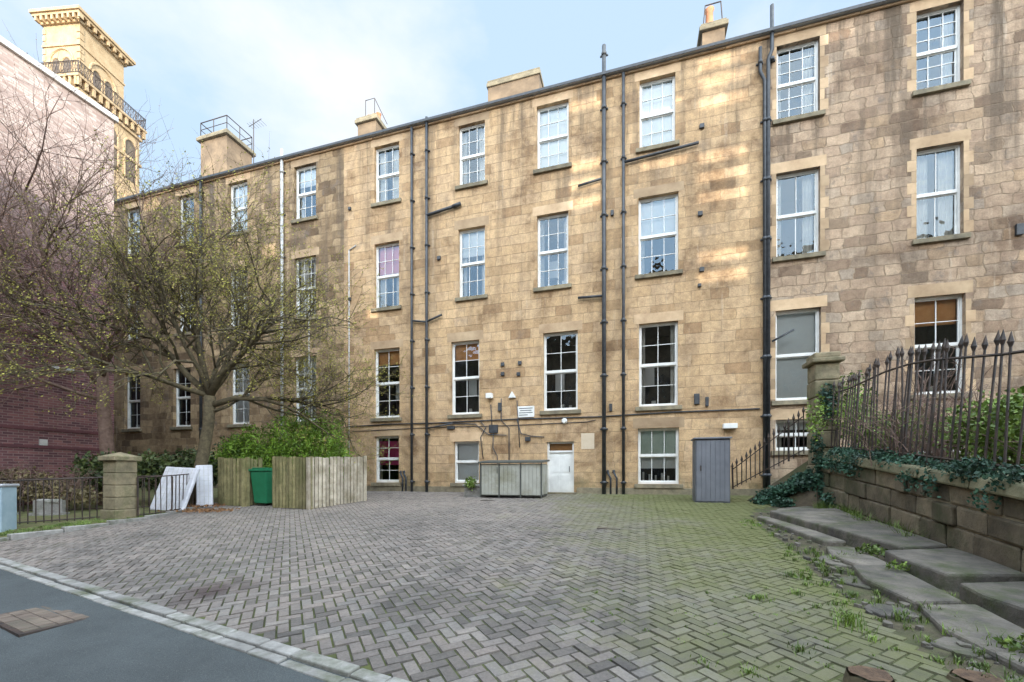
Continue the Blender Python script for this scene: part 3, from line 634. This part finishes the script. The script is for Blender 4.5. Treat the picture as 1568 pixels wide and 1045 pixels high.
def stems(name, base, n, h, spread, mat, r=.012):
    B_=MB()
    for _ in range(n):
        x,y,z=base[R.randrange(len(base))]; x+=R.gauss(0,spread*.3); y+=R.gauss(0,spread*.3)
        a=R.uniform(0,6.28); hh=h*R.uniform(.5,1.1); k=spread*R.uniform(.4,1.3)
        pts=[(x+math.cos(a)*k*t*t, y+math.sin(a)*k*t*t, z+hh*(t-.35*t*t*R.uniform(.4,1.3))) for t in (0,.25,.5,.75,1)]
        B_.tube(pts,[r,r*.9,r*.75,r*.6,r*.3],4)
        for _q in range(4):
            i=R.randrange(1,4); p=Vector(pts[i]); d=Vector((R.gauss(0,1),R.gauss(0,1),.7)).normalized()*R.uniform(.15,.4); B_.tube([p,p+d*.5+Vector((0,0,.03)),p+d],[r*.5,r*.4,r*.25],3)
    return B_.obj(name,mat)
stems('dry_stems',[(-14,12,1.0),(-12.5,11.8,.9),(-15,12.5,1),(-13,12.6,1)],60,1.3,.6,M_bark2,.01)
for i,(x,y,h) in enumerate(((-13.9,11.3,.5),(-12.4,11.2,.45),(-15.0,11.6,.55))):
    B_=MB(); gzz=gz(x,y); B_.box(-.35,.35,-.06,.06,0,h,XF(x,y,gzz,.1)); B_.box(-.42,.42,-.1,.1,-.05,.12,XF(x,y,gzz,.1)); B_.tube([(x-.3,y,gzz+h-.03),(x+.3,y,gzz+h-.03)],.07,8)
    B_.obj('garden_stone' if i==0 else 'garden_stone.%03d'%i, M_kerb, None, bevel=.01)

# ------------------------------------------------------------------ left gate pillar, railings, boards
M_mossstone=nmat('mossy_stone',(.13,.11,.07),(.33,.27,.165),3.5,.95,.6,island=.12,dirt=(.075,.085,.03),dirt_s=1.6)
px,py=-9.75,10.4; pz=gz(px,py)
E=empty('stone_gate_pillar',(px,py,pz),-TH); q=MB()
q.box(-.27,.27,-.27,.27,-.1,.28)
for k in range(4): q.box(-.23+R.uniform(-.01,.01),.23+R.uniform(-.01,.01),-.23,.23,.283+k*.3,.283+k*.3+.294)
q.obj('shaft_blocks',M_mossstone,E,bevel=.02)
q=MB(); q.box(-.30,.30,-.30,.30,1.48,1.60); i0=len(q.v); q.v+=[(-.26,-.26,1.6),(.26,-.26,1.6),(.26,.26,1.6),(-.26,.26,1.6),(0,0,1.7)]; q.f+=[(i0,i0+1,i0+4),(i0+1,i0+2,i0+4),(i0+2,i0+3,i0+4),(i0+3,i0,i0+4)]
q.obj('cap_stone',M_mossstone,E,bevel=.02)
def railing(name, pts, h, sp, r=.012, spear=False, zf=None, lean=0.0, mat=M_iron, topf=None, wob=.008):
    B_=MB()
    for (a,c) in zip(pts[:-1],pts[1:]):
        a=Vector(a); c=Vector(c); L=(c-a).length; n=max(1,int(L/sp)); dirv=(c-a).normalized(); nrm=Vector((-dirv.y,dirv.x))
        base=lambda t:(lambda p:Vector((p.x,p.y,(zf(p.x,p.y) if zf else gz(p.x,p.y)))))(a.lerp(c,t))
        hh=lambda t:(topf(a.lerp(c,t)) if topf else h)
        for f,rr in ((.1,r*1.2),(1.0-(.08 if spear else 0),r*1.3)):
            B_.tube([base(t)+Vector((nrm.x*lean*f,nrm.y*lean*f,hh(t)*f)) for t in (0,.25,.5,.75,1)],rr,4)
        for k in range(n+1):
            t=k/n; p=base(t); H_=hh(t)*R.uniform(.975,1.02); o=Vector((nrm.x*lean+R.gauss(0,wob),nrm.y*lean+R.gauss(0,wob),0))
            rr=r*(1.7 if k%12==0 else 1)
            B_.tube([p,p+o*.5+Vector((0,0,H_*.5)),p+o+Vector((0,0,H_))],rr,5)
            if spear: B_.tube([p+o+Vector((0,0,H_-.02)),p+o+Vector((0,0,H_+.04)),p+o*1.1+Vector((0,0,H_+.17))],[r*1.0,r*2.3,.002],6)
    return B_.obj(name,mat)
railing('iron_railing',[(-13.2,8.75),(-11.5,9.6),(-10.1,10.35)],1.08,.125)
railing('iron_railing.001',[(-9.4,10.5),(-9.2,11.3),(-9.3,12.3)],1.05,.13)
railing('iron_railing.002',[(-16.0,12.2),(-13.2,11.9),(-10.4,12.4)],1.0,.16)
E=empty('utility_cabinet',(-10.95,8.8,gz(-10.9,8.8)),math.radians(20)); q=MB(); q.box(-.27,.27,-.22,.22,0,1.0); q.obj('body',nmat('pale_blue_paint',(.25,.35,.41),(.37,.47,.52),3,.5,.1),E,bevel=.02)
q=MB(); q.box(-.30,.30,-.25,.25,1.002,1.06); q.obj('lid',M_lead,E,bevel=.02); q=MB(); q.box(-.24,-.01,-.232,-.221,.1,.92); q.box(.01,.24,-.232,-.221,.1,.92); q.obj('doors',nmat('pale_blue_door',(.28,.38,.44),(.39,.49,.55),3,.5,.1),E,bevel=.005)
for i,(x,y,w_,h_,rz,rx) in enumerate(((-9.72,11.75,1.15,1.32,-.2,-.34),(-9.12,12.4,.42,1.3,.5,-.2))):
    E=empty('discarded_mattress' if i==0 else 'discarded_mattress.001',(x,y,gz(x,y)+.02),rz); E.rotation_euler=(rx,-.04 if i else .05,rz)
    q=MB(); q.box(-w_/2,w_/2,-.05,.05,0,h_); q.obj('pad',nmat('mattress_white%d'%i,(.46,.46,.50),(.68,.68,.71),3,.8,.2),E,bevel=.04)
    q=MB(); n=7 if i==0 else 4
    for k in range(1,n): x0=-w_/2+w_*k/n; q.box(x0-.008,x0+.008,-.054,-.0505,.05,h_-.05)
    for k in range(1,8): q.box(-w_/2+.05,w_/2-.05,-.053,-.0507,h_*k/8-.004,h_*k/8+.004)
    q.obj('ribs',M_greypipe,E)
leaves('fallen_leaves',[(-9.6,12.5,gz(-9.6,12.5)+.10,1.0,.7,.03),(-8.6,11.6,gz(-8.6,11.6)+.06,1.0,.5,.02)],1100,.035,nmat('dead_leaf',(.15,.07,.03),(.3,.16,.07),4,.9,0,island=.3))

# ------------------------------------------------------------------ slatted fence
M_f1=nmat('mossy_boards',(.13,.115,.05),(.30,.26,.125),5,.9,.4,island=.28,dirt=(.11,.115,.037),dirt_s=1.0); M_f2=nmat('weathered_boards',(.31,.26,.19),(.54,.47,.365),5,.9,.4,island=.22,dirt=(.18,.15,.085),dirt_s=1.4)
E=empty('timber_fence')
def fence(nm,a,c,h0,h1,mat):
    a=Vector(a);c=Vector(c);L=(c-a).length;an=math.atan2(c.y-a.y,c.x-a.x);n=int(L/.125);q=MB()
    for k in range(n):
        p=a.lerp(c,(k+.5)/n);h=h0+(h1-h0)*k/n+R.uniform(-.02,.02); q.box(-.05,.05,-.012,.012,.03,h,XF(p.x,p.y,gz(p.x,p.y),an+R.uniform(-.03,.03),0,R.uniform(-.012,.012)))
    for z in (.3,h0-.25):
        M=XF(a.x,a.y,gz(a.x,a.y)+z,an,0,-math.atan2(gz(c.x,c.y)-gz(a.x,a.y)+h1-h0,L)); q.box(0,L,.016,.06,-.04,.04,M)
    for t in (0,1): p=a.lerp(c,t); q.box(-.05,.05,.018,.1,0,h0,XF(p.x,p.y,gz(p.x,p.y),an))
    q.obj(nm,mat,E)
fence('boards_left',(-9.1,12.95),(-8.0,12.55),1.5,1.46,M_f1)
fence('gate_return',(-8.0,12.55),(-7.85,13.1),1.46,1.4,M_f1)
fence('boards_middle',(-6.95,12.15),(-5.65,11.65),1.5,1.47,M_f1)
fence('boards_front',(-5.62,11.64),(-4.7,13.45),1.47,1.44,M_f2)
E=empty('green_wheelie_bin',(-7.5,12.85,gz(-7.5,12.85)),-.3); M_gb=nmat('green_plastic',(.01,.13,.055),(.02,.19,.09),2,.4,.02)
q=MB()
q.v+=[(-.24,-.28,.08),(.24,-.28,.08),(.24,.28,.08),(-.24,.28,.08),(-.32,-.36,1.05),(.32,-.36,1.05),(.32,.36,1.05),(-.32,.36,1.05)]; q.f+=[(0,3,2,1),(4,5,6,7),(0,1,5,4),(1,2,6,5),(2,3,7,6),(3,0,4,7)]; q.obj('bin_body',M_gb,E,bevel=.03)
q=MB(); q.box(-.34,.34,-.39,.38,1.054,1.12); q.box(-.3,.3,-.3,.3,1.12,1.16); q.tube([(-.3,.42,1.07),(.3,.42,1.07)],.02,6); q.obj('bin_lid',M_gb,E,bevel=.02)
q=MB(); q.tube([(-.3,.26,.1),(-.24,.26,.1)],.1,12); q.tube([(.24,.26,.1),(.3,.26,.1)],.1,12); q.obj('wheels',M_pipe,E)

# ------------------------------------------------------------------ bin store, plinth, tall cabinet
def fz(s,y): X,Y=L2W(s,y); return gz(X,Y)
E=frame('bin_store'); b0=fz(.4,-1.3); M_bs=nmat('bin_store_panel',(.30,.295,.245),(.42,.41,.355),1.2,.85,.1,dirt=(.21,.20,.13),dirt_s=1.0); M_bt=nmat('bin_store_frame',(.05,.055,.048),(.10,.10,.085),3,.7,.1)
q=MB(); q.box(-.58,1.46,-1.68,-.8,b0+.06,b0+1.1); q.obj('carcass',M_bt,E)
q=MB()
for (x0,x1) in ((-.55,.04),(.08,.76),(.80,1.43)):
    n=5
    for k in range(n): q.box(x0+(x1-x0)*k/n+.004,x0+(x1-x0)*(k+1)/n-.004,-1.71+R.uniform(-.002,.002),-1.683,b0+.10,b0+1.08)
for k in range(5): q.box(1.463,1.48,-1.66+k*.17,-1.66+k*.17+.155,b0+.12,b0+1.08)
q.obj('doors',M_bs,E)
q=MB()
q.prism([(-.65,-1.78,b0+1.12),(1.53,-1.78,b0+1.12),(1.53,-.7,b0+1.2),(-.65,-.7,b0+1.2)],.06); q.obj('lid',M_bt,E,bevel=.01)
q=MB()
for x in (-.58,.06,.78,1.46): q.box(x-.018,x+.018,-1.735,-1.716,b0+.0,b0+1.12)
q.tube([(.0,-1.75,b0+.8),(.0,-1.75,b0+1.0)],.012,5); q.obj('posts',M_bt,E)
E=frame('stone_planter'); q=MB(); q.box(-1.25,-.68,-1.5,-.95,.7,b0+.35); q.box(-1.3,-.64,-1.55,-.9,b0+.35,b0+.42); q.obj('planter_block',M_kerb,E,bevel=.02)
E=frame('metal_locker'); b0=fz(6.3,-2.0)
q=MB(); q.box(5.9,6.78,-1.98,-1.35,b0,b0+1.78); q.obj('carcass',nmat('locker_side',(.09,.095,.11),(.13,.135,.15),2,.5,.05),E,bevel=.01)
q=MB()
for k in range(7): x0=5.93+k*.119; q.box(x0,x0+.112,-2.0,-1.983,b0+.06,b0+1.74)
q.obj('door_slats',M_metalg,E)
q=MB(); q.box(5.86,6.82,-2.03,-1.3,b0+1.783,b0+1.83); q.obj('top_cap',M_metalg,E,bevel=.01)
q=MB(); q.box(6.02,6.05,-2.02,-2.001,b0+.9,b0+1.05); q.obj('handle',M_iron,E)

# ------------------------------------------------------------------ right retaining wall
wx=lambda Y: 5.43+.376*(Y-4.43)
wt=lambda Y: 1.34+.114*(Y-4.43)
m=nmat('rubble_wall_stone',(.075,.062,.042),(.24,.19,.125),2.5,.95,.9,island=.32,dirt=(.055,.065,.025),dirt_s=1.1)
E=empty('stone_retaining_wall'); q=MB()
core=MB()
for (ya,yb) in ((1.6,10.75),):
    core.v+=[(wx(ya)+.04,ya,-.2),(wx(yb)+.04,yb,.3),(wx(yb)+.5,yb,.3),(wx(ya)+.5,ya,-.2),(wx(ya)+.04,ya,wt(ya)-.02),(wx(yb)+.04,yb,wt(yb)-.02),(wx(yb)+.5,yb,wt(yb)-.02),(wx(ya)+.5,ya,wt(ya)-.02)]
    core.f+=[(0,1,5,4),(1,2,6,5),(2,3,7,6),(3,0,4,7),(4,5,6,7)]
core.obj('wall_core',M_sill,E)
cuts=[0,.22,.50,.76,1.]
for r_ in range(4):
    Y=1.6-R.random()*.4
    while Y<10.7:
        l=R.uniform(.3,1.0); y0=Y+.008; y1=min(Y+l,10.75)-.008
        if y1-y0>.1:
            g0=gz(wx(y0),y0)-.08; g1=gz(wx(y1),y1)-.08
            z=lambda yy,gg,f: gg+(wt(yy)-gg)*f
            o=R.uniform(-.05,.02); i0=len(q.v); jj=lambda: R.uniform(-.012,.012)
            for dx in (o,.2):
                q.v+=[(wx(y0)+dx+jj(),y0,z(y0,g0,cuts[r_])+.008+jj()*.5),(wx(y1)+dx+jj(),y1,z(y1,g1,cuts[r_])+.008+jj()*.5),(wx(y1)+dx+jj(),y1,z(y1,g1,cuts[r_+1])-.008+jj()*.5),(wx(y0)+dx+jj(),y0,z(y0,g0,cuts[r_+1])-.008+jj()*.5)]
            q.f+=[(i0,i0+3,i0+2,i0+1),(i0+4,i0+5,i0+6,i0+7),(i0,i0+1,i0+5,i0+4),(i0+1,i0+2,i0+6,i0+5),(i0+2,i0+3,i0+7,i0+6),(i0+3,i0,i0+4,i0+7)]
        Y+=l
q.obj('wall_blocks',m,E,bevel=.025)
q=MB(); Y=1.6
while Y<10.7:
    l=R.uniform(.9,1.5); y0=Y+.008;y1=min(Y+l,10.8)-.008; i0=len(q.v); o=R.uniform(-.03,.02)
    for (yy) in (y0,y1):
        q.v+=[(wx(yy)-.07+o,yy,wt(yy)+.002),(wx(yy)+.55,yy,wt(yy)+.002),(wx(yy)+.55,yy,wt(yy)+.2),(wx(yy)-.03+o,yy,wt(yy)+.17+R.uniform(-.01,.01))]
    q.f+=[(i0,i0+1,i0+2,i0+3),(i0+7,i0+6,i0+5,i0+4),(i0,i0+4,i0+5,i0+1),(i0+1,i0+5,i0+6,i0+2),(i0+2,i0+6,i0+7,i0+3),(i0+3,i0+7,i0+4,i0)]
    Y+=l
q.obj('coping_stones',nmat('mossy_coping',(.11,.105,.06),(.25,.22,.13),3.0,.95,.7,island=.15,dirt=(.055,.075,.025),dirt_s=1.3),E,bevel=.03)
M_soil=nmat('soil',(.04,.03,.018),(.10,.075,.045),5,1,.6,dirt=(.05,.065,.02),dirt_s=1.3)
q=MB(); q.v+=[(wx(1.6)+.45,1.6,wt(1.6)+.03),(22,-3,wt(1.6)),(22,8.7,2.3),(wx(10.75)+.45,10.75,wt(10.75)+.03),(10.5,11.5,2.2),(wx(1.6)+.45,1.6,0),(22,-3,0),(22,8.7,.5),(10.5,11.5,.5),(wx(10.75)+.45,10.75,.5)]; q.f+=[(0,1,2,4,3),(0,5,6,1),(3,9,5,0),(4,8,9,3),(2,7,8,4)]
q.obj('raised_garden_soil',M_soil)
E=empty('ivy_covered_pillar',(7.85,10.55,0),-TH); q=MB()
for k in range(9): z=.6+k*.42; q.box(-.26+R.uniform(-.02,.02),.26+R.uniform(-.02,.02),-.26,.26,z,z+.412)
q.obj('shaft_blocks',M_mossstone,E,bevel=.03); q=MB(); q.box(-.35,.35,-.35,.35,4.385,4.5); q.box(-.28,.28,-.28,.28,4.5,4.64); q.obj('cap_stone',M_mossstone,E,bevel=.03)
railing('spear_railing',[(wx(3.3)+.15,3.3),(wx(4.4)+.15,4.4),(wx(7)+.15,7.0),(wx(10.1)+.15,10.1)],1.8,.165,.014,True,zf=lambda x,y:wt(y)+.15,lean=-.10,topf=lambda p:1.70+.12*math.sin(p.y*1.1),wob=.035)
railing('stair_railing',[(6.32,11.95),(7.65,10.95)],1.0,.11,.015,True,zf=lambda x,y:1.2+(x-6.32)*.72,topf=lambda p:.62+(p.x-6.32)*.35)
q=MB(); q.v+=[(6.5,11.9,.75),(7.1,9.7,.6),(8.2,10.2,.6),(8.6,11.5,.8),(7.9,10.9,2.1),(8.3,11.2,2.1)]; q.f+=[(0,1,4),(1,2,4),(2,5,4),(2,3,5),(3,0,4,5)]; q.obj('earth_bank',M_soil)
bl=[]
for k in range(11): t=k/10; bl.append((6.65+t*1.15,11.3-t*1.0+R.uniform(-.2,.2),.92+t*.8,.26,.26,.2))
bl+= [(7.6,10.2,1.3,.25,.2,.5),(7.45,10.2,2.2,.12,.18,.5),(7.4,9.6,1.0,.2,.35,.25),(7.75,10.25,3.4,.2,.15,.45),(6.9,10.6,.9,.3,.25,.15)]
leaves('ivy_bank',bl,6500,.038,L_ivy,aspect=.7)
bl=[]
for k in range(22):
    Y=4.6+k*.26; bl.append((wx(Y)+R.uniform(-.02,.3),Y,wt(Y)+.2+R.uniform(-.1,.05),.2,.22,.11+.08*R.random()))
    if R.random()<.4: bl.append((wx(Y)-.1,Y,wt(Y)-.05,.06,.18,.18))
leaves('wall_ivy',bl,8500,.025,L_ivy,aspect=.75)
bl=[]
for k in range(26):
    Y=R.uniform(4.2,10.2); bl.append((wx(Y)+R.uniform(.6,2.2),Y,wt(Y)+R.uniform(.2,1.0),R.uniform(.3,.6),R.uniform(.3,.6),R.uniform(.2,.4)))
bl+=[(8.3,10.3,3.3,.6,.4,.8),(8.0,9.7,2.9,.4,.4,.6),(7.3,10.0,3.0,.25,.25,.5)]
leaves('bramble_leaves',bl,17000,.034,leafmat('bramble_leaf',(.08,.14,.015),(.20,.29,.04)),aspect=.6)
stems('bramble_bush',[(wx(Y)+R.uniform(.5,1.8),Y,wt(Y)+.1) for Y in (4,4.6,5.2,5.9,6.5,7.2,7.9,8.6,9.3,10)],380,1.7,.9,M_bark2,.010)
stems('bare_shrub',[(8.6,8.6,2.1),(8.9,9.0,2.1)],44,3.1,.8,M_bark2,.010)

# ------------------------------------------------------------------ slabs, stones, dirt on right
q=MB(); q.poly([(x,y,gz(x,y)+.004) for x,y in EDGE+[(8,11.2),(6.9,8),(5.8,5.2),(5.0,2.8),(4.6,1.2)]]); q.obj('dirt_verge',nmat('dirt',(.04,.034,.02),(.12,.10,.06),7,1,.7,dirt=(.06,.078,.022),dirt_s=1.6))
M_flag=nmat('flagstone',(.065,.06,.052),(.20,.172,.14),3,.9,1.0,island=.28,dirt=(.065,.078,.028),dirt_s=2.2)
E=empty('stone_ledge'); q=MB()
def slab(B_,pts,h,tilt=0):
    B_.prism([(x,y,gz(x,y)-.08) for x,y in pts],[h+.08+R.uniform(-tilt,tilt) for _ in pts])
slab(q,[(5.15,5.5),(5.8,5.55),(6.35,7.3),(5.3,7.25)],.23,.02); slab(q,[(5.3,7.28),(6.36,7.33),(6.95,8.95),(5.45,8.85)],.20,.02); slab(q,[(4.85,6.5),(5.17,6.45),(5.27,7.2),(5.38,8.8),(5.15,8.8)],.09,.01); slab(q,[(5.5,8.9),(6.9,9.0),(7.3,10.2),(6.3,9.9)],.10,.02)
# broad worn slabs continuing down along the foot of the wall
for (ya,yb,wd,hh) in ((4.35,5.46,.92,.20),(3.25,4.30,.80,.17),(2.0,3.2,.75,.15)):
    def sp2(Y,o): return (wx(Y)-o,Y)
    slab(q,[sp2(ya,.03),sp2((ya+yb)/2,.03),sp2(yb,.03),sp2(yb-.05,wd+R.uniform(-.08,.08)),sp2(ya+(yb-ya)*.6,wd+R.uniform(-.06,.1)),sp2(ya+.08,wd+R.uniform(-.12,.04))],hh,.02)
for (ya,yb,o1,wd,hh) in ((4.0,5.1,.95,1.5,.09),(2.8,3.9,.86,1.4,.07),(5.15,6.1,1.0,1.45,.08)):
    slab(q,[sp2(ya,o1),sp2(yb,o1+.04),sp2(yb+.08,wd),sp2((ya+yb)/2+.1,wd+.1),sp2(ya-.06,wd-.05)],hh,.015)
q.obj('ledge_slabs',M_flag,E,bevel=.03)
q=MB()
def xe(Y):
    for (x0,y0),(x1,y1) in zip(EDGE[:-1],EDGE[1:]):
        if y0<=Y<=y1: return x0+(x1-x0)*(Y-y0)/(y1-y0)
    return 2.9
for (cx,cy,rx,ry) in ((3.55,3.9,.22,.2),(3.95,4.75,.25,.25),(3.5,3.2,.22,.2),(4.35,5.6,.22,.3),(3.35,2.6,.2,.2)):
    n=6; a0=R.random()*6
    slab(q,[(cx+math.cos(a0+6.283*k/n)*rx*R.uniform(.8,1.2),cy+math.sin(a0+6.283*k/n)*ry*R.uniform(.8,1.2)) for k in range(n)],.03,.006)
q.obj('flagstones',M_flag,None,bevel=.012)
q=MB()
for _ in range(170):
    Y=R.uniform(2.6,9.6); x=wx(Y)-abs(R.gauss(0,.3))-.04 if R.random()<.3 else xe(Y)+R.uniform(0,.5); r0=R.uniform(.015,.05)
    n=6; slab(q,[(x+math.cos(6.283*k/n)*r0*R.uniform(.7,1.2),Y+math.sin(6.283*k/n)*r0*R.uniform(.7,1.2)) for k in range(n)],r0*1.1,.01)
q.obj('loose_stones',M_flag,None,bevel=.008)
def stump(name,x,y,r,h):
    E=empty(name,(x,y,gz(x,y))); B_=MB(); n=22
    rr=[r*(1+.22*noise.noise(Vector((math.cos(k*.285)*2,math.sin(k*.285)*2,x)))) for k in range(n)]
    for (z,f) in ((-.05,1.25),(.05,1.08),(h,1.0)):
        for k in range(n): a=6.283*k/n; B_.v.append((math.cos(a)*rr[k]*f,math.sin(a)*rr[k]*f,z+(R.uniform(-.01,.01) if z==h else 0)))
    for l_ in (0,1):
        for k in range(n): B_.f.append((l_*n+k,l_*n+(k+1)%n,(l_+1)*n+(k+1)%n,(l_+1)*n+k))
    B_.obj('bark',M_bark1,E); T_=MB(); T_.poly([(math.cos(6.283*k/n)*rr[k]*.92,math.sin(6.283*k/n)*rr[k]*.92,h+.012) for k in range(n)]); T_.obj('cut_face',nmat(name+'_wood',(.05,.03,.02),(.20,.12,.07),16,.9,.8),E)
stump('tree_stump',2.33,2.72,.12,.09); stump('tree_stump.001',3.02,2.70,.13,.06)
def tufts(name,spots,mat,seed_n=60):
    B_=MB()
    for (x,y,rad,h) in spots:
        for _ in range(int(seed_n*rad/.15)):
            a=R.uniform(0,6.28); d=rad*abs(R.gauss(0,.5)); bx,by=x+math.cos(a)*d,y+math.sin(a)*d; bz=gz(bx,by)+.01
            a2=R.uniform(0,6.28); hh=h*R.uniform(.5,1.2); le=hh*R.uniform(.2,.9); w_=.004
            px_,py_=-math.sin(a2)*w_,math.cos(a2)*w_
            m1=(bx+math.cos(a2)*le*.35,by+math.sin(a2)*le*.35,bz+hh*.65); tp=(bx+math.cos(a2)*le,by+math.sin(a2)*le,bz+hh)
            i0=len(B_.v); B_.v+=[(bx-px_,by-py_,bz),(bx+px_,by+py_,bz),(m1[0]+px_*.8,m1[1]+py_*.8,m1[2]),(m1[0]-px_*.8,m1[1]-py_*.8,m1[2]),tp]; B_.f+=[(i0,i0+1,i0+2,i0+3),(i0+3,i0+2,i0+4)]
    return B_.obj(name,mat)
sp_=[(2.94,3.64,.2,.12),(2.55,4.29,.13,.06),(3.33,5.0,.14,.07),(2.2,3.2,.12,.06),(1.4,3.04,.12,.04),(1.65,2.9,.13,.04),(3.7,3.14,.22,.13),(3.9,4.0,.15,.08),(4.5,5.7,.2,.1),(4.2,6.3,.12,.07),(3.0,4.4,.1,.06)]
for _ in range(90):
    Y=R.uniform(2.4,9); x=xe(Y)+R.gauss(0,.22); sp_.append((x,Y,R.uniform(.04,.1),R.uniform(.02,.06)))
for _ in range(60):
    Y=R.uniform(2.6,6.2); sp_.append((R.uniform(xe(Y),wx(Y)-.9),Y,R.uniform(.03,.09),R.uniform(.05,.10)))
for _ in range(50):
    Y=R.uniform(6,10.3); sp_.append((wx(Y)-R.uniform(.03,.3),Y,R.uniform(.05,.14),R.uniform(.2,.34)))
for _ in range(60):
    sp_.append((R.uniform(.6,3),R.uniform(2.6,4.8),.035,.022))
for _ in range(140):
    t=R.random(); sp_.append((-9.15-.9*(1-t)-R.uniform(.05,.8),7.6+t*3.4,.1,.1))
tufts('grass_weeds',sp_,L_grass)
leaves('dock_weeds',[(3.75,3.0,gz(3.85,3)+.1,.2,.15,.08),(3.4,4.9,gz(3.4,4.9)+.04,.12,.1,.03),(4.9,5.7,gz(5.0,5.7)+.12,.18,.18,.1),(2.5,4.3,gz(2.5,4.3)+.03,.1,.1,.02),(4.5,4.9,gz(4.7,4.9)+.15,.12,.12,.05)],650,.026,L_grass,aspect=.5)

# ------------------------------------------------------------------ light
nx,ny=-SN,-CS; ex,ey=CS,-SN
hd=Vector((nx*math.cos(AZ)+ex*math.sin(AZ), ny*math.cos(AZ)+ey*math.sin(AZ)))
sd=Vector((hd.x*math.cos(EL),hd.y*math.cos(EL),math.sin(EL)))
ld=bpy.data.lights.new('sun','SUN'); ld.energy=5.0; ld.angle=math.radians(.25); ld.color=(1,.93,.82)
lo=bpy.data.objects.new('sun',ld); scene.collection.objects.link(lo); lo.rotation_euler=sd.to_track_quat('Z','Y').to_euler()
w=bpy.data.worlds.new('World'); scene.world=w; w.use_nodes=True; nt=w.node_tree; bg=nt.nodes['Background']
sky=N(nt,'ShaderNodeTexSky',{'sky_type':'NISHITA','sun_disc':False,'sun_elevation':EL,'sun_rotation':math.atan2(hd.x,hd.y),'dust_density':1.5,'air_density':1.0})
tc=N(nt,'ShaderNodeTexCoord').outputs['Generated']
sc=N(nt,'ShaderNodeVectorMath',{'operation':'MULTIPLY'},{0:tc,1:(1.,1.,2.0)}).outputs[0]
haze=mixc(nt,.82,sky.outputs[0],(5.0,6.6,8.5))
cf=ramp(nt,noise_(nt,sc,1.6,8,.55),[(.47,0.),(.66,.9)])
c=mixc(nt,cf,haze,(7.3,7.5,7.8))
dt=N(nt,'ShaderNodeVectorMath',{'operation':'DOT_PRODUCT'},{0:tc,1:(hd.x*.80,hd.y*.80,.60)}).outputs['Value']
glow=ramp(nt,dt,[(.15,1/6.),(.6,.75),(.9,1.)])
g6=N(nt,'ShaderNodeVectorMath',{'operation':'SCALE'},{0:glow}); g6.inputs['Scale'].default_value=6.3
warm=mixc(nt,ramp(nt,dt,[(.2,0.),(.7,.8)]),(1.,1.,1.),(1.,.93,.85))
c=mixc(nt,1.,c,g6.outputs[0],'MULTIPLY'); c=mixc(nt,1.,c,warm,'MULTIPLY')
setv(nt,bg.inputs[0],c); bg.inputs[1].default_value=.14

cam=bpy.data.cameras.new('camera'); co=bpy.data.objects.new('camera',cam); scene.collection.objects.link(co)
co.location=(0,0,1.6); co.rotation_euler=(math.radians(90),0,0); cam.sensor_width=36; cam.lens=14.69; cam.shift_y=.131; cam.clip_end=2000; cam.clip_start=.05
scene.camera=co
